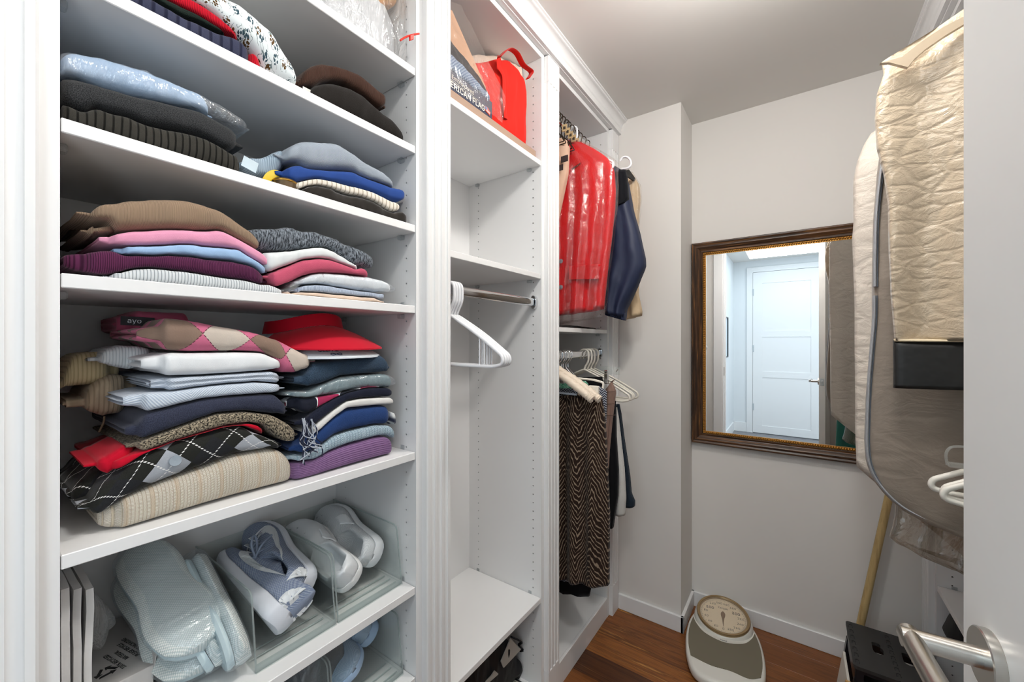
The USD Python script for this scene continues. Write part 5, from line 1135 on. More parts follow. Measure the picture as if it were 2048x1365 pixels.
hp = np.array([onX(*p, -0.855) for p in q((760, 700), (860, 745), (905, 780), (870, 820), (930, 890), (890, 910))]); t.part('handle', tube(smoothpath(hp), 0.006, 8, flat=0.5), blk); t.done()
m, uv = fold(q((880, 990), (950, 1000), (1100, 1090), (1160, 1130), (1100, 1210)), q((880, 1300), (950, 1310), (1100, 1240), (1160, 1180)), -0.86, depth=0.14, nose=0.04, wr=0.012, amp=0.008, yb=(0.802, 1.273), n=60)
single('plastic_bag', m, film('bay_film', (0.95, 0.95, 0.96), 0.3, (0.75, 0.76, 0.78), 0.42, 0.12, 24, 1.0, 0.03), 'crumpled clear plastic bag beside the black tote', 'bag', uv=uv)
c = onX(*q((1060, 1330))[0], -0.82)
t = Thing('book', 'cream covered notebook with a dark edge below the clear bag', 'book')
t.part('cover', box(-0.95, -0.80, 1.10, 1.255, c[2] - 0.02, c[2] - 0.002, 0.002), simple('book_cream', '#cdbf98', 0.6)); t.part('spine_edge', box(-0.952, -0.798, 1.255, 1.262, c[2] - 0.022, c[2], 0.002), simple('book_dark', '#26262b', 0.6))
t.part('pages', box(-0.948, -0.802, 1.10, 1.254, zdk + 0.0004, c[2] - 0.0205), simple('book_pages', '#d9d3c2', 0.8)); t.done()

# ================================================================== far left bay: hanging clothes
q = zf(1100, 200, 2.844)
# ---- upper rod
def wire_hanger(label, y, z, rz, group, X=RX3, dark_=True, clothes=True, hw=0.035):
    mt = simple('wire_dark', '#3b3126', 0.35, 0.8) if dark_ else chrome
    p = smoothpath([(-0.014, 0, -0.036), (-0.020, 0, -0.018), (-0.014, 0, -0.004), (0, 0, 0), (0.014, 0, -0.004), (0.020, 0, -0.018), (0.012, 0, -0.042), (0.0, 0, -0.056), (0, 0, -0.075)], 6)
    ar = smoothpath([(0, 0, -0.075), (hw * .3, 0, -0.09), (hw * .8, 0, -0.115), (hw, 0, -0.13)], 6)
    bar = [(hw, 0, -0.13), (-hw, 0, -0.13)]
    t = Thing('wire_hanger', label, 'clothes hanger', group)
    f = lambda m: mv(rot(m, rz, (0, 0, 1)), (X, y, z))
    t.part('hook', f(tube(p, 0.0019, 6)), mt, 50)
    t.part('frame', [f(tube(ar, 0.0019, 6)), f(tube(ar * np.array([-1, 1, 1]), 0.0019, 6)), f(tube(bar, 0.0019, 6))], mt, 50)
    return t.done(base=np.array([X, y, z]))
GWH = 'dark wire hangers crowded on the upper far rod'
w0 = wire_hanger('nearest dark wire hanger on the upper rod of the far bay', 1.455, 2.3365, 0, GWH)
for k, y in enumerate((1.475, 1.50, 1.53, 1.55, 1.58, 1.63, 1.66, 1.70, 1.74)): w0.copy((0, y - 1.455, 0), (k * 37) % 9 - 4, '%s dark wire hanger on the upper rod of the far bay' % ORD[k + 1])
t = Thing('size_tag', 'tan card tags clipped to the crowded upper hangers', 'tag')
for k in range(5): t.part('tag', rot(box(RX3 + 0.012, RX3 + 0.034, 1.478 + .028 * k, 1.480 + .028 * k, 2.262 - 0.003 * k, 2.292 - 0.003 * k, 0.0006), 12, (0, 0, 1), (RX3, 1.478 + .028 * k, 2.27)), simple('tag_tan', '#b49a72', 0.7), sub=[('print', rot(box(RX3 + 0.018, RX3 + 0.028, 1.4774 + .028 * k, 1.478 + .028 * k, 2.270 - 0.003 * k, 2.282 - 0.003 * k), 12, (0, 0, 1), (RX3, 1.478 + .028 * k, 2.27)), simple('tag_print', '#3a3026', 0.8))])
t.done()
def cloth(name, label, cat, mat, left, right, Y, group=None, extra=(), **k):
    t = Thing(name, label, cat, group); m, uv = hang(left, right, Y, **k); t.part('cloth_body', m, mat, True, uv)
    for e in extra: t.part(*e)
    return t.done()
GU, GL = 'clothes on the upper far rod', 'clothes on the lower far rod'
bg = fab('beige_wool', '#cfae97', 'plain'); 
pt1 = onY(1129, 318, 1.463)
cloth('jacket', 'beige pink jacket with a dark badge, half behind the pilaster', 'jacket', bg, q((-60, 235), (-60, 700)), q((60, 218), (95, 226), (108, 270), (100, 420), (70, 560), (40, 700)), 1.50, GU, th=0.028, wamp=0.004, waves=2, seed=3,
      extra=[('badge', place(box(-0.016, 0.016, -0.013, 0.013, 0, 0.001), pt1, (1, 0, 0), (0, 0, 1)), simple('badge_black', '#3a3030', 0.6)), ('badge', place(box(-0.012, 0.006, -0.012, 0.012, 0, 0.001), pt1 - np.array([0.012, 0, 0.032]), (1, 0, 0), (0, 0, 1)), simple('badge_black', '#3a3030', 0.6))])
redw = fab('red_wool', '#d01c22', 'plain', bump=0.2)
vl = q((-60, 330), (-60, 1240)); vr = q((100, 225), (180, 240), (240, 270), (300, 290), (345, 330), (368, 400), (375, 520), (372, 620), (350, 800), (330, 960), (305, 1190), (200, 1215), (100, 1235))
vr = q((95, 228), (190, 248), (262, 285), (330, 330), (366, 400), (374, 520), (370, 620), (350, 800), (330, 960), (306, 1190))
t = Thing('vest', 'red wool jacket inside a clear dry cleaning bag', 'jacket', GU)
m, uv = hang(q((-60, 262), (-60, 1240)), vr, 1.60, th=0.038, wamp=0.006, waves=3, seed=5); t.part('cloth_body', m, redw, True, uv)
fp = onY(1170, 545, 1.553); t.part('pocket_flap', place(box(-0.075, 0.075, -0.03, 0.03, 0, 0.004, 0.0015), fp, (1, 0, -0.06), (0, 0, 1)), redw)
fp = onY(1152, 333, 1.556); t.part('lapel_slit', place(box(-0.022, 0.022, -0.003, 0.003, 0, 0.001), fp, (1, 0, 0.35), (0, 0, 1)), simple('slit_dark', '#5a0d10', 0.8))
for v in (523, 575): fp = onY(1122, v, 1.553); t.part('button', mv(rot(lathe([(0.0, 0), (0.009, 0), (0.010, 0.0015), (0.007, 0.003), (0, 0.003)], 20), 90, (1, 0, 0)), fp), simple('pearl', '#8d98a2', 0.15, coat=0.6))
m, uv = hang(q((-60, 250), (-60, 1290)), q((60, 222), (100, 226), (190, 242), (262, 275), (340, 320), (385, 350), (384, 520), (378, 640), (360, 800), (338, 980), (318, 1180), (300, 1230)), 1.584, th=0.056, wamp=0.0095, waves=6, seed=9, n=80, M=220, crink=0.010, cfreq=15)
t.part('plastic_bag', m, film('dry_clean_film', (0.985, 0.975, 0.965), 0.012, (0.9, 0.85, 0.8), 0.30, 0.09, 40, 0.6, 0.015), True, uv); t.done()
hanger('white plastic hanger carrying the red bagged jacket', (RX3, 1.60, 2.3385), 0, None, hw_plastic, hw=0.19, bars=False)
nv = fab('navy_nylon', '#232b45', 'plain', rough=0.55, sheen=0, spec=0.4)
t = Thing('windbreaker', 'navy windbreaker with an elastic cuff, sleeve hanging out', 'jacket', GU)
m, uv = hang(q((340, 360), (370, 520), (345, 800), (322, 1000), (312, 1130), (322, 1215)), q((400, 395), (440, 460), (470, 620), (510, 760), (540, 900), (541, 950), (500, 1050), (462, 1130), (432, 1190), (425, 1240)), 1.70, th=0.045, wamp=0.006, waves=2, seed=2, crink=0.010, cfreq=14); t.part('sleeve', m, nv, True, uv)
m, uv = hang(q((322, 1188), (320, 1225)), q((432, 1210), (428, 1256)), 1.70, th=0.030, wamp=0.004, waves=9, n=10, M=90, wtop=1.0); t.part('cuff', m, nv, True, uv)
m, uv = hang(q((375, 400), (385, 480), (380, 610)), q((430, 395), (440, 440), (448, 560), (430, 590)), 1.665, th=0.02, wamp=0.004, waves=2, seed=4); t.part('collar', m, fab('navy_black', '#17181d', 'plain'), True, uv)
t.done()
bj = fab('beige_poplin', '#d6bd9b', 'plain', bump=0.15)
t = Thing('jacket', 'beige jacket in plastic at the far end, hem below navy cuff', 'jacket', GU)
m, uv = hang(q((405, 420), (430, 600), (430, 900), (420, 1150), (430, 1250)), q((470, 420), (505, 480), (512, 560), (495, 760), (505, 1000), (500, 1100), (522, 1200), (520, 1225)), 1.85, th=0.032, wamp=0.006, waves=2, seed=6); t.part('cloth_body', m, bj, True, uv)
m, uv = hang(q((405, 400), (430, 700)), q((470, 410), (512, 480), (516, 560), (500, 720)), 1.847, th=0.037, wamp=0.008, waves=3, seed=8, crink=0.008, cfreq=16); t.part('plastic_bag', m, film('dry_clean_film2', (0.97, 0.95, 0.92), 0.08, (0.9, 0.85, 0.8), 0.46, 0.10, 30, 1.0, 0.03), True, uv)
t.part('strap', slab_px([(1244, 344), (1258, 340), (1271, 358), (1269, 362)], -0.60, 0.006), simple('strap_black', '#1d1b1a', 0.7)); t.done()
ring_ = [onY(*p, 1.66) for p in ((1240, 322), (1246, 315), (1255, 315), (1261, 322), (1261, 331), (1254, 337), (1243, 338))]
single('hanger_end', tube(smoothpath(ring_), 0.0046, 10), hw_plastic, 'white hanger shoulder sticking out above the navy collar', 'clothes hanger')
# shelf under the upper clothes
m, uv = fold([(1060, 652), (1110, 648), (1160, 652), (1192, 656), (1200, 662)], 1.4465, -0.80, depth=0.2, nose=0.01, lob=0, yb=(1.405, 1.915)); single('folded_garment', m, fab('shelf_black', '#1e1c1b', 'plain'), 'flat black garment lying on the far bay shelf', 'garment', uv=uv)

# ---- lower rod
q = zf(1100, 640, 6.205); qz = zf(1100, 620, 2.2)
GLW = 'thin metal hangers crowded on the lower far rod'
l0 = wire_hanger('nearest thin metal hanger on the lower rod of the far bay', 1.43, RZL + 0.0205, 0, GLW, dark_=False, hw=0.05)
for k, y in enumerate((1.455, 1.475, 1.50, 1.515, 1.54, 1.56)): l0.copy((0, y - 1.43, 0), (k * 29) % 9 - 4, '%s thin metal hanger on the lower rod of the far bay' % ORD[k + 1])
GWL = 'white plastic hangers at the end of the lower far rod'
l1 = hanger('cream plastic hanger at the end of the lower rod, nearest of four', (RX3, 1.72, RZL + 0.0205), 0, GWL, simple('hanger_cream', '#e8e2d6', 0.35), hw=0.215, bars=False, drop=0.11)
for dy, a in ((0.035, 2.0), (0.07, -2.0), (0.11, 1.5)): l1.copy((0, dy, 0), a, 'cream plastic hanger at the end of the lower rod, %s' % {0.035: 'second of four', 0.07: 'third of four', 0.11: 'farthest of four'}[dy])
# padded hanger
pc_ = [onY(*p, 1.43) for p in q((-60, 560), (80, 660), (200, 735), (350, 850), (450, 930), (515, 985), (520, 990))]
pd = smoothpath(pc_, 8); rr = 0.016 + 0.0012 * np.sin(np.arange(len(pd)) * 1.7); rr[:2] *= .8; rr[-4:] *= np.array([.95, .85, .6, .2])
t = Thing('padded_hanger', 'cream satin padded hanger in front of the zebra dress', 'clothes hanger')
satinc = simple('satin_cream', '#e3d3bf', 0.4, sheen=0.4, bump=(60, 0.5, 0.004))
t.part('padded_arm', tube(pd, rr, 14), satinc); t.part('padded_arm', tube(pd + np.array([0.022, 0.02, 0.0]), rr * 0.95, 14), satinc, sub=[('hook', tube(smoothpath([(RX3, 1.43, 1.325), (RX3 + 0.02, 1.43, 1.34), (RX3 + 0.01, 1.43, 1.352), (RX3 - 0.012, 1.43, 1.35), (RX3 - 0.02, 1.43, 1.33)]), 0.002, 6), chrome)]); t.done()
# zebra dress on a white clip hanger
zb = fab('zebra_print', '#2c1f19', 'zebra', '#94826f', 0.0150, bump=0.15, var=0.05)
zl_ = qz((-60, 395), (-60, 1150)); zr_ = qz((150, 365), (225, 385), (238, 480), (245, 620), (258, 900), (256, 1215))
t = Thing('dress', 'long brown dress with zebra stripes on a white clip hanger', 'dress', GL)
m, uv = hang(zl_, zr_, 1.50, th=0.035, wamp=0.016, waves=4, seed=12, n=60, M=110, wtop=0.35); t.part('cloth_body', m, zb, True, uv); t.done()
t = Thing('clip_hanger', 'white clip hanger above the zebra dress', 'clothes hanger')
hb = [onY(*p, 1.475) for p in q((-60, 700), (300, 725), (520, 745), (640, 775), (660, 800), (655, 850))]
t.part('bar', tube(smoothpath(hb), 0.0045, 8), simple('hanger_cream', '#e8e2d6', 0.35))
hb = [onY(*p, 1.475) for p in q((-60, 900), (120, 910), (330, 930))]; t.part('lower_bar', tube(hb, 0.0045, 8, flat=1.0), simple('hanger_bluewhite', '#cdd6e2', 0.35))
cpt = onY(*q((540, 870))[0], 1.468); t.part('clip', box(cpt[0] - 0.022, cpt[0] + 0.02, 1.462, 1.482, cpt[2] - 0.018, cpt[2] + 0.016, 0.003), simple('hanger_cream', '#e8e2d6', 0.35)); t.done()
cloth('blouse', 'green patterned blouse wedged behind the padded hanger', 'blouse', fab('green_print', '#3f8a6c', 'tweed' if 0 else 'heather', '#9ad0b5', ns=90), q((-60, 760), (-60, 850)), q((440, 760), (480, 800), (470, 850)), 1.545, GL, th=0.01, wamp=0.004, waves=5)
hz = fab('houndstooth', '#20222c', 'herring', '#a9adba', 0.010, 0.2, zig=0.012)
cloth('skirt', 'houndstooth skirt showing beside and below the zebra dress', 'skirt', hz, qz((-60, 345), (-60, 1180)), qz((220, 335), (250, 360), (246, 500), (200, 800), (170, 1130), (155, 1190)), 1.585, GL, th=0.02, wamp=0.008, waves=4, seed=3)
cloth('skirt', 'black long skirt hanging lowest behind the houndstooth one', 'skirt', fab('matte_black', '#141416', 'plain'), qz((-60, 300), (-60, 1215)), qz((230, 295), (236, 330), (215, 500), (200, 900), (190, 1180), (172, 1262)), 1.625, GL, th=0.018, wamp=0.010, waves=4, seed=8)
t = Thing('trousers', 'taupe trousers folded over, held by a chrome clip', 'trousers', GL)
tp = fab('taupe_cotton', '#8f7468', 'plain', bump=0.25)
m, uv = hang(qz((245, 350), (240, 480), (236, 560), (225, 700)), qz((270, 310), (287, 305), (290, 360), (275, 480), (262, 620), (258, 700)), 1.655, th=0.02, wamp=0.004, waves=2, seed=5); t.part('cloth_body', m, tp, True, uv)
for v in (890, 1040, 1185):
    pp = [onY(*p, 1.632) for p in q((690, v), (750, v + 3), (812, v - 2))]; t.part('seam', tube(pp, 0.0012, 5), simple('taupe_seam', '#6d564b', 0.9))
cpt = onY(*q((703, 705))[0], 1.632); t.part('clip', [box(cpt[0] - 0.008, cpt[0] + 0.008, 1.622, 1.638, cpt[2] - 0.030, cpt[2] + 0.028, 0.002), tube([(cpt[0] - 0.004, 1.62, cpt[2] + 0.018), (cpt[0] + 0.006, 1.62, cpt[2] + 0.022)], 0.004, 10)], chrome); t.done()
cloth('trousers', 'black trousers behind the taupe ones', 'trousers', fab('soft_black', '#17181b', 'plain'), qz((240, 400), (255, 950)), qz((290, 400), (292, 560), (302, 700), (300, 820), (278, 960)), 1.70, GL, th=0.02, wamp=0.004, waves=2, seed=7)
cloth('jeans', 'white jeans hanging with turned hem between black and denim', 'jeans', fab('white_denim', '#d9d8d4', 'denim', '#c9c8c4', 0.002, 0.3), qz((275, 430), (285, 600), (300, 760), (285, 820), (282, 900)), qz((295, 430), (310, 560), (326, 700), (333, 830), (328, 905)), 1.74, GL, th=0.018, wamp=0.003, waves=1, seed=2)
cloth('jeans', 'dark blue jeans hanging farthest out on the lower rod', 'jeans', fab('dark_denim', '#26313d', 'denim', '#151b23', 0.002, 0.4), qz((292, 415), (300, 560), (318, 700), (332, 800), (332, 868)), qz((306, 415), (325, 560), (345, 690), (352, 740), (358, 810), (374, 845), (372, 866)), 1.79, GL, th=0.02, wamp=0.003, waves=1, seed=4)
cp_ = onY(*q((836, 635))[0], 1.66)
t = Thing('trouser_clip', 'clear acrylic clip hanger end beside the taupe trousers', 'clothes hanger')
t.part('clip_plate', box(cp_[0] - 0.012, cp_[0] + 0.012, 1.658, 1.662, cp_[2] - 0.018, cp_[2] + 0.018, 0.001), acrylic('clear_acrylic', (0.955, 0.972, 0.965), haze=0.035))
t.part('clip_arm', box(cp_[0] - 0.09, cp_[0] - 0.012, 1.658, 1.662, cp_[2] - 0.016, cp_[2] + 0.018, 0.001), acrylic('clear_acrylic', (0.955, 0.972, 0.965), haze=0.035)); t.part('spring', tube([(cp_[0] - 0.004, 1.656, cp_[2] - 0.004), (cp_[0] + 0.006, 1.656, cp_[2] + 0.010)], 0.002, 6), chrome); t.done()
# ================================================================== mirror wall
MX0, MX1, MZ0, MZ1, MW = -0.441, 0.345, 0.862, 1.898, 0.052
def wood_frame(name, vertical):
    g = G(); p = g.n('geometry') + '.position'
    sc = (90.0, 90.0, 5.0) if vertical else (5.0, 90.0, 90.0)
    n1 = g.noise(g.scalev(p, sc), 1.0, 4.0, 0.6, 0.4); n2 = g.noise(g.scalev(p, tuple(x * 0.35 for x in sc)), 1.0, 3.0, 0.6)
    base = g.ramp(n1, [(0.30, lin('#211814')), (0.46, lin('#3a291e')), (0.58, lin('#5a3d27')), (0.70, lin('#9a6a3a'))])
    base = g.mixc(g.smooth(n2, 0.55, 0.72), base, lin('#6b4526'))
    return g.out(name, g.pbsdf(base_color=base, roughness=0.38, specular_ior_level=0.5, normal=g.bump(n1, 0.25, 0.001)))
wv_, wh_ = wood_frame('frame_wood_v', True), wood_frame('frame_wood_h', False)
gold = simple('gold_bead', '#b9853f', 0.32, 0.85)
prof = [(0, 0.0), (0, 0.026), (0.003, 0.030), (0.008, 0.031), (0.012, 0.028), (0.015, 0.0265), (0.019, 0.029), (0.025, 0.030), (0.031, 0.026), (0.037, 0.019), (0.041, 0.0165), (0.045, 0.018), (0.049, 0.019), (0.052, 0.016), (0.052, 0.0)]
def side_(p0, p1, inw):
    """mitred moulding from p0 to p1 (outer corners), inw = inward direction; depth towards -y."""
    p0, p1, inw = map(np.asarray, (p0, p1, inw)); t_ = (p1 - p0) / np.linalg.norm(p1 - p0); R = []
    for p, s in ((p0, 1), (p1, -1)):
        R.append([p + inw * a + t_ * (s * a) + np.array([0, -b, 0]) for a, b in prof])
    return loft(np.array(R))
yw = YB - 0.0005
tilt = lambda m: rot(m, -0.15, (1, 0, 0), (0, YB, MZ1))
cs = [(MX0, yw, MZ0), (MX1, yw, MZ0), (MX1, yw, MZ1), (MX0, yw, MZ1)]
t = Thing('mirror', 'big wall mirror in a dark distressed frame with gold beading', 'mirror')
inw = [(0, 0, 1), (-1, 0, 0), (0, 0, -1), (1, 0, 0)]
for k in range(4): t.part('frame_side', tilt(side_(cs[k], cs[(k + 1) % 4], inw[k])), (wh_, wv_)[k % 2], 40)
gx0, gx1, gz0, gz1 = MX0 + MW, MX1 - MW, MZ0 + MW, MZ1 - MW
beads, rails = [], []
bs = trimesh.creation.icosphere(subdivisions=1, radius=0.0054)
def row_(a, b):
    a, b = np.array(a, float), np.array(b, float); n = int(np.linalg.norm(b - a) / 0.0090); d = (b - a) / n
    ang = math.degrees(math.atan2(d[2], d[0]))
    for k in range(n):
        m = bs.copy(); m.apply_scale((0.72, 1, 1.2)); m = rot(m, 28, (0, 1, 0)); m = rot(m, -ang, (0, 1, 0)); m.apply_translation(a + d * (k + .5)); beads.append(m)
yb_ = YB - 0.015; o_ = 0.0055
row_((gx0, yb_, gz0 + o_), (gx1, yb_, gz0 + o_)); row_((gx1 - o_, yb_, gz0), (gx1 - o_, yb_, gz1)); row_((gx1, yb_, gz1 - o_), (gx0, yb_, gz1 - o_)); row_((gx0 + o_, yb_, gz1), (gx0 + o_, yb_, gz0))
t.part('gold_beads', tilt(trimesh.util.concatenate(beads)), gold, 60, kind='stuff')
w_ = 0.0135
t.part('gold_slip', tilt(trimesh.util.concatenate([box(gx0, gx1, YB - 0.013, YB - 0.009, gz0, gz0 + w_), box(gx0, gx1, YB - 0.013, YB - 0.009, gz1 - w_, gz1), box(gx0, gx0 + w_, YB - 0.013, YB - 0.009, gz0 + w_, gz1 - w_), box(gx1 - w_, gx1, YB - 0.013, YB - 0.009, gz0 + w_, gz1 - w_)])), gold)
g = G(); mm_ = g.out('mirror_silver', g.n('glossy_bsdf', color=(0.90, 0.91, 0.91), roughness=0.0) + '.BSDF')
t.part('mirror_glass', tilt(box(gx0, gx1, YB - 0.009, YB - 0.005, gz0, gz1)), mm_, False); t.done()

# ---- bathroom scale
sw, sb = simple('scale_enamel', '#e6e4dc', 0.3, coat=0.3), simple('scale_lip', '#d9dde0', 0.35)
so = np.array([-0.2595, 2.001, 0.0]); sy = np.array([-0.15, 0.989, 0]); sx_ = np.array([0.989, 0.15, 0])
L2 = lambda m: place(m, so, sx_, sy)
LD = lambda m: L2(mv(rot(m, 12, (1, 0, 0), (0, 0.130, 0.070)), (0, 0.004, 0.010)))
half = smoothpath([(0.0, 0.252), (0.06, 0.243), (0.105, 0.205), (0.132, 0.150), (0.148, 0.080), (0.154, 0.0), (0.152, -0.08), (0.142, -0.150), (0.120, -0.215), (0.075, -0.246), (0.0, -0.252)], 6)
outl = np.vstack([half, half[::-1][1:-1] * np.array([-1, 1])])
cpoly = Polygon(outl)
def ringpoly(off, n=120):
    p = cpoly.buffer(off); l = p.exterior; c0 = l.project(shapely.Point(0, 1)); return np.array([l.interpolate((c0 + l.length * k / n) % l.length).coords[0] for k in range(n)])
lay = [(-0.012, 0.004), (-0.004, 0.010), (0.0, 0.020), (0.0, 0.034), (-0.003, 0.041), (-0.009, 0.046), (-0.020, 0.0475)]
t = Thing('bathroom_scale', 'cream bathroom scale with olive mat and big brass rimmed dial', 'scale')
t.part('body', L2(loft(np.array([np.column_stack([ringpoly(o), np.full(120, z)]) for o, z in lay]))), sw, 50)
dc = np.array([0, 0.130]); dr = 0.108
hump = [(0.124, 0.047), (0.120, 0.056), (0.116, 0.066), (0.112, 0.070)]
t.part('dial_collar', LD(lathe([(0.125, 0.030)] + hump + [(0.0, 0.070)], 64, (dc[0], dc[1], 0))), sw, 50)
mat_top = smoothpath([(-0.128, 0.118), (-0.112, 0.072), (-0.075, 0.022), (0.0, -0.004), (0.075, 0.022), (0.112, 0.072), (0.128, 0.118)], 6)
mat_r = smoothpath([(0.128, 0.118), (0.138, 0.06), (0.143, 0.0), (0.140, -0.08), (0.128, -0.150)], 5)
mat_b = smoothpath([(0.128, -0.150), (0.085, -0.176), (0.02, -0.166), (-0.05, -0.170), (-0.128, -0.150)], 5)
mp = Polygon(np.vstack([mat_top, mat_r[1:], mat_b[1:], (mat_r * np.array([-1, 1]))[::-1][1:]])).buffer(0)
t.part('rubber_mat', L2(mv(prism(mp, 0.0025, (np.zeros(3), (1, 0, 0), (0, 1, 0))), (0, 0, 0.0472))), simple('olive_rubber', '#77705f', 0.75, bump=(900, 0.3, 0.0006)))
brass = simple('scale_brass', '#b09670', 0.3, 0.7)
dz = 0.0702
t.part('dial_rim', LD(lathe([(dr + 0.004, dz), (dr + 0.006, dz + 0.006), (dr + 0.003, dz + 0.012), (dr - 0.005, dz + 0.012), (dr - 0.010, dz + 0.006), (dr - 0.010, dz)], 64, (0, dc[1], 0))), brass, 50)
face = simple('dial_face', '#efdfc6', 0.6); dk = simple('dial_ink', '#3a2e25', 0.7)
t.part('dial_face', LD(lathe([(dr - 0.009, dz), (dr - 0.009, dz + 0.002), (0, dz + 0.002)], 64, (0, dc[1], 0))), face)
nums, ticks = [], []
for k in range(15):
    a = -math.pi / 2 - 2 * math.pi * k / 15.0; big = k in (5, 10); r = 0.074 if not big else 0.064
    hh_ = 0.0135 if big else 0.0105
    nums.append(text(str(20 * k), hh_, (r * math.cos(a), dc[1] + r * math.sin(a) - hh_ / 2, dz + 0.002), (1, 0, 0), (0, 1, 0), 0.0005, big, True))
for k in range(150):
    a = 2 * math.pi * k / 150; r0 = 0.090 if k % 5 else 0.086
    ticks.append(rot(box(r0, 0.096, -0.0003, 0.0003, dz + 0.002, dz + 0.0024), math.degrees(a), (0, 0, 1)))
nums.append(text('TAYLOR', 0.0075, (0, dc[1] + 0.040, dz + 0.002), (1, 0, 0), (0, 1, 0), 0.0005, True, True))
t.part('numerals', LD(trimesh.util.concatenate(nums)), dk, kind='stuff'); t.part('graduations', LD(mv(trimesh.util.concatenate(ticks), (0, dc[1], 0))), dk, kind='stuff')
ptr = Polygon(smoothpath([(0, 0.018), (0.0085, 0.006), (0.009, -0.008), (0.004, -0.030), (0.0012, -0.062), (0, -0.070), (-0.0012, -0.062), (-0.004, -0.030), (-0.009, -0.008), (-0.0085, 0.006), (0, 0.018)], 5)).buffer(0)
t.part('pointer', LD(mv(prism(ptr, 0.0015, (np.zeros(3), (1, 0, 0), (0, 1, 0))), (0, dc[1] + 0.006, dz + 0.004))), simple('pointer_brown', '#8a6a4a', 0.5))
t.part('lens', LD(lathe([(dr - 0.006, dz + 0.009), (dr * .7, dz + 0.0135), (dr * .35, dz + 0.0155), (0.0, dz + 0.016)], 48, (0, dc[1], 0))), acrylic('dial_glass', (0.985, 0.975, 0.955), 0.02, haze=0.04))
t.part('zero_slot', L2(mv(rot(box(-0.013, 0.013, -0.0035, 0.0035, 0, 0.002, 0.001), 0, (0, 0, 1)), (0, -0.0125 + 0.022, 0.0475))), simple('slot_grey', '#75757a', 0.4), sub=[('slot_window', L2(mv(box(-0.011, 0.011, -0.002, 0.002, 0, 0.0008), (0, 0.0095, 0.0494))), simple('slot_pale', '#d5d0c4', 0.5))])
t.done()

# ---- folding step stool
blk2 = simple('stool_black', '#2f2f2f', 0.5, bump=(420, 0.35, 0.0008)); blk3 = simple('stool_gloss', '#17191f', 0.3)
SX0, SX1, SY0, SY1, SZ = 0.168, 0.408, 1.842, 2.118, 0.250
t = Thing('step_stool', 'black folding step stool with two cut-out finger holes', 'step stool')
top = sbox(SX0, SY0, SX1, SY1).buffer(-0.012).buffer(0.012)
fh = lambda cx, cy: Polygon(smoothpath([(cx - .013, cy + .030), (cx, cy + .034), (cx + .011, cy + .028), (cx + .010, cy + .010), (cx + .016, cy + .002), (cx + .016, cy - .022), (cx + .006, cy - .033), (cx - .008, cy - .030), (cx - .014, cy - .018), (cx - .013, cy + .030)], 4)).buffer(0)
top = top.difference(fh(0.249, 1.992)).difference(fh(0.330, 1.985))
t.part('top_panel', prism(top, 0.012, ((0, 0, SZ - 0.012), (1, 0, 0), (0, 1, 0))), blk2, 30)
def teeth(x, n, w=0.011):
    ms = []
    for k in range(n):
        y = SY0 + 0.03 + (SY1 - SY0 - 0.06) * k / (n - 1)
        ms.append(tube(np.array([(x - w / 2, y - 0.008, SZ), (x - w / 2, y + 0.006, SZ), (x, y + 0.010, SZ), (x + w / 2, y + 0.006, SZ), (x + w / 2, y - 0.008, SZ)]), 0.0014, 6))
    return ms
for x, n in ((SX0 + 0.013, 7), (0.2885, 8), (SX1 - 0.013, 7)):
    for m in teeth(x, n): t.part('hinge_tooth', m, blk3, 40)
apr = sbox(SX0 + 0.006, 0.165, SX1 - 0.006, SZ - 0.012).difference(sbox(0.20, 0.205, 0.245, 0.222).buffer(0.004))
for yy in (SY0 + 0.004, SY1 - 0.010): t.part('apron', prism(apr, 0.006, ((0, yy + 0.006, 0), (1, 0, 0), (0, 0, 1))), blk3)
for xx in (SX0 + 0.004, SX1 - 0.012): t.part('side_apron', box(xx, xx + 0.008, SY0 + 0.006, SY1 - 0.006, 0.165, SZ - 0.012, 0.002), blk3)
for ix, xx in enumerate((SX0, SX1)):
    for iy, yy in enumerate((SY0, SY1)):
        sgx, sgy = (-1, 1)[ix], (-1, 1)[iy]
        a = np.array([[xx - sgx * 0.002, yy - sgy * 0.002], [xx - sgx * 0.045, yy - sgy * 0.002], [xx - sgx * 0.045, yy - sgy * 0.03], [xx - sgx * 0.002, yy - sgy * 0.03]])
        b = a + np.array([sgx * (0.022 if sgx < 0 else 0.008), sgy * 0.014]); V = np.vstack([np.column_stack([b, np.full(4, 0.0004)]), np.column_stack([a, np.full(4, 0.19)])])
        t.part('leg', trimesh.convex.convex_hull(V), blk3, False)
t.done()
# pale board beside the stool
t = Thing('board', 'thin pale wooden board standing against the stool side', 'board')
t.part('panel', rot(box(0.118, 0.126, 1.80, 1.965, 0.0005, 0.215, 0.001), 8, (0, 1, 0), (0.122, 1.9, 0)), simple('board_white', '#d8d4cb', 0.6)); t.part('edge_band', rot(box(0.112, 0.132, 1.792, 1.80, 0.0005, 0.218, 0.001), 8, (0, 1, 0), (0.122, 1.9, 0)), simple('board_wood', '#b58d55', 0.6, vary=0.2, vscale=30)); t.done()
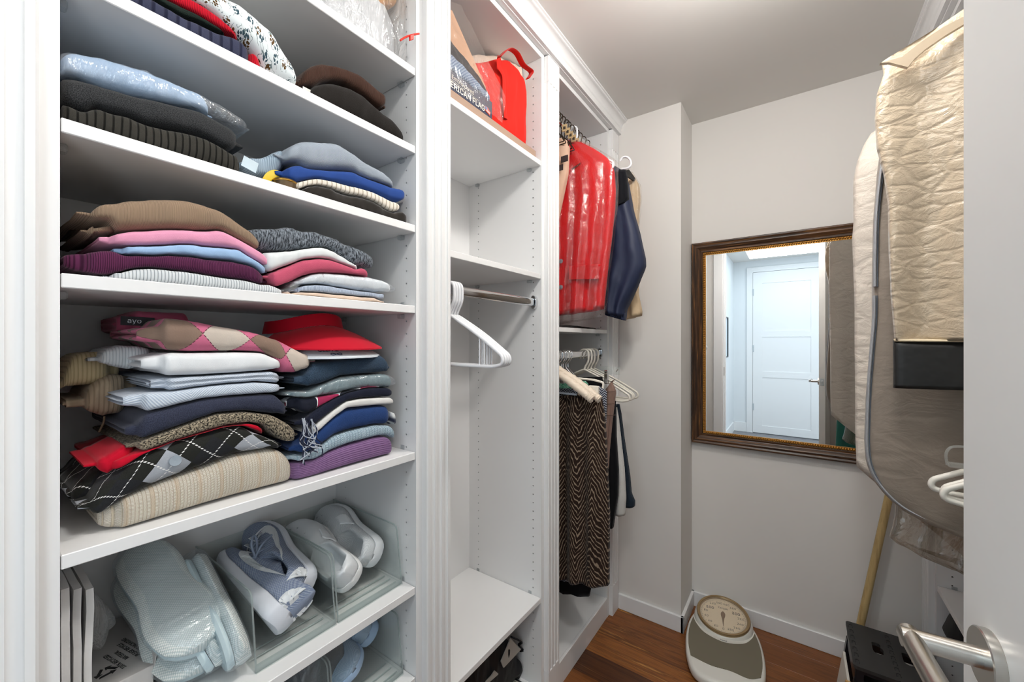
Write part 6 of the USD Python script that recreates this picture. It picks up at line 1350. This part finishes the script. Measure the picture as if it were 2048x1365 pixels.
# broom
bw = G(); pz = bw.n('geometry') + '.position'; nn = bw.noise(bw.scalev(pz, (80.0, 80.0, 5.0)), 1.0, 4.0, 0.6)
bamboo = bw.out('broom_wood', bw.pbsdf(base_color=bw.ramp(nn, [(0.3, lin('#a98e5c')), (0.55, lin('#c8ad78')), (0.75, lin('#b0965f'))]), roughness=0.5))
p0, p1 = np.array([0.195, 2.175, 0.06]), np.array([0.195 + 0.16 * 1.3, 2.245, 1.30])
t = Thing('broom', 'broom with a yellowish wooden handle leaning in the corner', 'broom')
t.part('handle', tube(np.array([p0 + (p1 - p0) * k for k in np.linspace(0, 1, 14)]), [0.0135] * 13 + [0.011], 18), bamboo)
t.part('head', box(0.186, 0.398, 2.155, 2.195, 0.05, 0.075, 0.004), simple('broom_head', '#6b5232', 0.6))
bris = []
for k in range(24):
    x = 0.190 + k * 0.0088
    for j in range(3): bris.append(trimesh.convex.convex_hull(np.array([(x - .004, 2.160 + j * .012, .0503), (x + .004, 2.160 + j * .012, .0503), (x, 2.168 + j * .012, .0503), (x - .005, 2.158 + j * .013, .0005), (x + .005, 2.158 + j * .013, .0005), (x, 2.170 + j * .013, .0005)])))
t.part('bristles', trimesh.util.concatenate(bris), simple('bristle_black', '#242424', 0.8), False, kind='stuff'); t.done()

# ================================================================== right closet: garment bags
XRD = 0.455
R_ = lambda Y, *z: [px(XRD, Y, q_) for q_ in z]
def both(m, uv):
    t_ = as_tri(m); v = t_.vertices.copy(); v2 = v * np.array([-1, 1, 1]) + np.array([2 * XRD, 0, 0])
    return trimesh.Trimesh(np.vstack([v, v2]), np.vstack([t_.faces, t_.faces[:, ::-1] + len(v)]), process=False), np.vstack([uv, uv * np.array([-1, 1])])
def hanger_hook(Y, z=2.312): return tube(smoothpath([(XRD - .02, Y, z - .045), (XRD - .022, Y, z - .02), (XRD, Y, z), (XRD + .022, Y, z - .02), (XRD + .012, Y, z - .05), (XRD, Y, z - .075), (XRD, Y, z - .20)]), 0.0022, 8)
GBG = 'garment bags hanging on the right rod'
def satin_film(name, col, rough, bump, scale, spec=0.5):
    g = G(); uv = g.n('texture_coordinate') + '.UV'
    a = g.noise(g.n('mapping', vector=uv, rotation=(0.0, 0.0, 0.6), scale=(1.0, 1.35, 1.0)) + '.vector', scale, 4.0, 0.62, 1.2); b = g.noise(uv, scale * 3.5, 3.0, 0.6, 0.8)
    vo = g.n('voronoi_texture', vector=g.scalev(uv, (1.0, 1.5, 1.0)), scale=scale * 1.1, feature='distance_to_edge') + '.distance'
    h = g.math('add', g.math('add', a, g.math('multiply', b, 0.3)), g.math('multiply', g.smooth(vo, 0.0, 0.18), 0.25))
    return g.out(name, g.pbsdf(base_color=lin(col), roughness=rough, specular_ior_level=spec, normal=g.bump(h, bump, 0.012), sheen_weight=0.15))
champ = satin_film('champagne_film', '#bfae96', 0.30, 0.42, 19.0, 0.7)
taupe = satin_film('taupe_fabric', '#8f8377', 0.55, 0.25, 8.0, 0.4); ivory = satin_film('ivory_fabric', '#d9cfc3', 0.55, 0.5, 12.0, 0.35)
zipm = simple('zip_grey', '#a3a6ab', 0.45, bump=(300, 0.5, 0.001))
# ivory bag, farthest
Y = 1.70
t = Thing('garment_bag', 'ivory white garment bag, farthest of the three, over the mirror edge', 'garment bag', GBG)
m, uv = both(*hang([(1741, 268), (1726, 292), (1712, 330), (1706, 365), (1707, 450), (1704, 478), (1706, 520), (1709, 620), (1710, 760), (1711, 880), (1713, 932)], R_(Y, 2.16, 0.72), Y, th=0.045, wamp=0.008, waves=2, seed=3, crink=0.008, cfreq=12)); t.part('bag_body', m, ivory, True, uv)
t.part('hook', hanger_hook(Y), chrome); t.done()
# clear bag below
Y = 1.56
t = Thing('garment_bag', 'brownish clear plastic bag, its hem hanging below the taupe bag', 'garment bag', GBG)
m, uv = both(*hang([(1778, 500), (1784, 900), (1791, 1005), (1790, 1035), (1784, 1058), (1778, 1072), (1784, 1081), (1806, 1091), (1840, 1103), (1900, 1121), (1990, 1146)], R_(Y, 1.55, 0.735), Y, th=0.028, wamp=0.010, waves=3, seed=11, crink=0.012, cfreq=16, n=70, M=70))
t.part('bag_body', m, film('brown_film', (0.88, 0.84, 0.79), 0.16, (0.55, 0.48, 0.40), 0.6, 0.12, 16, 1.0, 0.03), True, uv); t.part('hook', hanger_hook(Y), chrome); t.done()
# taupe bag with zip
Y = 1.435
t = Thing('garment_bag', 'taupe fabric garment bag with a grey zip down its curved edge', 'garment bag', GBG)
zb0 = onY(1935, 1072, Y)
m, uv = both(*hang([(1775, 200), (1766, 270), (1756, 340), (1748, 440), (1745, 560), (1745, 640), (1738, 720), (1732, 800), (1729, 880), (1732, 925), (1744, 957), (1766, 985), (1796, 1012), (1835, 1034), (1885, 1056), (1940, 1074), px(XRD, Y, zb0[2] - 0.05)], R_(Y, onY(1775, 200, Y)[2] + 0.04, zb0[2] - 0.05), Y, th=0.05, wamp=0.005, waves=1, seed=7, crink=0.006, cfreq=7, n=64, M=60, sq=0.35)); t.part('bag_body', m, taupe, True, uv)
zy = Y - 0.034
for seg in ([(1766, 300), (1756, 375), (1750, 440), (1748, 520), (1748, 574)], [(1747, 592), (1746, 640), (1741, 700), (1736, 760), (1733, 830), (1732, 890), (1736, 925), (1748, 955), (1770, 984), (1800, 1011), (1838, 1032), (1888, 1054), (1942, 1072)]):
    P = smoothpath([onY(u + 2, v, zy) for u, v in seg], 8)
    t.part('zipper', tube(P, 0.0100, 10, flat=0.35), zipm, sub=[('zip_teeth', tube(P + np.array([0.0045, -0.004, 0.0]), 0.0014, 6), simple('zip_dark', '#6a717b', 0.4))])
t.part('hook', hanger_hook(Y), chrome); t.done()
# champagne suit cover
Y = 1.29
t = Thing('suit_cover', 'crinkled champagne suit cover with a black hem band, nearest the door', 'garment bag', GBG)
m, uv = both(*hang([(1763, 127), (1767, 150), (1753, 190), (1749, 240), (1753, 300), (1766, 350), (1775, 410), (1776, 500), (1780, 590), (1788, 682)], R_(Y, 2.185, 1.392), Y, th=0.026, wamp=0.016, waves=2, seed=21, crink=0.009, cfreq=10, n=90, M=130, sq=0.4)); t.part('cover_body', m, champ, True, uv)
q = zf(1640, 0, 3.413)
fp_ = [onY(*p, Y - 0.045) for p in q((410, 430), (560, 388), (690, 285), (850, 180), (990, 108), (1100, 60), (1100, 110), (990, 160), (850, 245), (720, 335), (645, 400), (600, 458), (470, 425))]
t.part('top_flap', prism(Polygon([(p[0], p[2]) for p in fp_]).buffer(0), 0.010, ((0, Y - 0.035, 0), (1, 0, 0), (0, 0, 1))), champ)
hx0 = onY(1788, 682, Y)[0]
m, uv = both(*hang([(1786, 679), (1787, 730), (1787, 776)], [px(XRD, Y, 1.392), px(XRD, Y, 1.288)], Y - 0.004, th=0.022, wamp=0.003, waves=1, seed=4, n=14, M=60, wtop=1.0, sq=0.4)); t.part('hem_band', m, simple('hem_black', '#1f1f1f', 0.45, bump=(14, 0.4, 0.01)), True, uv)
m_, uv_ = both(*hang([(1787, 678), (1787, 684)], [px(XRD, Y, 1.395), px(XRD, Y, 1.386)], Y - 0.006, th=0.023, wamp=0.003, waves=1, seed=4, n=4, M=60, wtop=1.0, sq=0.4)); t.part('binding', m_, simple('binding_cream', '#d6c6a8', 0.5), True, uv_)
t.part('hook', hanger_hook(Y), chrome); t.done()
# teal garment and a dark skirt, seen only in the mirror
t = Thing('dress', 'teal dress behind the door, seen only low in the mirror', 'dress')
m, uv = hang([px(0.30, 0.84, 1.22), px(0.25, 0.84, 1.0), px(0.226, 0.84, 0.35)], [px(0.60, 0.84, 1.22), px(0.66, 0.84, 1.0), px(0.66, 0.84, 0.35)], 0.84, th=0.035, wamp=0.01, waves=3, seed=2); t.part('cloth_body', m, fab('teal_cloth', '#2f6a60', 'plain'), True, uv); t.done()
# right lower rod hangers
GR = 'white plastic hangers on the lower right rod'
r0 = hanger('white plastic hanger beside the door edge, foremost of three', (XRD, 1.21, 1.2675), 0, GR, simple('hanger_ivory', '#ece9e0', 0.32), hw=0.20, bars=False, r=0.0062, drop=0.10)
r0.copy((0.004, 0.03, 0), 3.0, 'white plastic hanger beside the door edge, middle of three'); r0.copy((-0.004, 0.065, 0), -2.0, 'white plastic hanger beside the door edge, rearmost of three')
c = onY(1916, 915, 1.27)
t = Thing('clip_hanger', 'clear acrylic clip hanger above the white hangers by the door', 'clothes hanger')
clr = acrylic('clear_clip', (0.90, 0.90, 0.88), haze=0.12)
t.part('clip_plate', tube(smoothpath([c + np.array(d) for d in ((-.016, 0, -.020), (-.018, 0, .004), (-.010, 0, .020), (.010, 0, .024), (.035, 0, .024))]), 0.0028, 8), clr)
t.part('lower_jaw', box(c[0] - 0.016, c[0] + 0.03, 1.264, 1.276, c[2] - 0.024, c[2] - 0.012, 0.003), clr); t.part('arm', box(c[0] + 0.02, XRD, 1.266, 1.274, c[2] + 0.018, c[2] + 0.028, 0.002), clr)
t.part('hook', tube(smoothpath([(XRD, 1.27, c[2] + .02), (XRD, 1.27, 1.22), (XRD + .02, 1.27, 1.25), (XRD + .02, 1.27, 1.258), (XRD, 1.27, 1.2655), (XRD - .018, 1.27, 1.254)]), 0.002, 8), chrome); t.done()
# black bag below the right shelf
t = Thing('black_bag', 'black cloth bag hanging out under the low right shelf', 'bag')
m, uv = hang([(1908, 1222), (1900, 1234), (1886, 1262), (1890, 1270), (1903, 1292), (1935, 1330), (1990, 1390)], [px(0.74, 1.98, z) for z in (0.455, 0.12)], 1.98, th=0.07, wamp=0.012, waves=3, seed=5, crink=0.02, cfreq=14)
t.part('bag_body', m, simple('black_cloth', '#15161a', 0.6), True, uv); t.done()
# unseen ceiling lamps above the picture; the doorway one is added fill
t = Thing('ceiling_lamp', 'added round fill lamp near the doorway, above the picture', 'lamp')
t.part('trim_ring', lathe([(0.122, CEIL - 0.0005), (0.122, CEIL - 0.008), (0.132, CEIL - 0.008), (0.136, CEIL - 0.0005)], 40, (0.0, 0.25, 0)), trimw); t.done()
t = Thing('ceiling_lamp', 'unseen globe ceiling lamp over the aisle, above the picture', 'lamp')
t.part('canopy', lathe([(0.055, 0), (0.06, 0.01), (0.06, 0.02), (0, 0.021)], 32, (-0.08, 1.08, CEIL - 0.0215)), satin); t.part('stem', tube([(-0.08, 1.08, CEIL - 0.02), (-0.08, 1.08, 2.506)], 0.008, 12), satin); t.done()
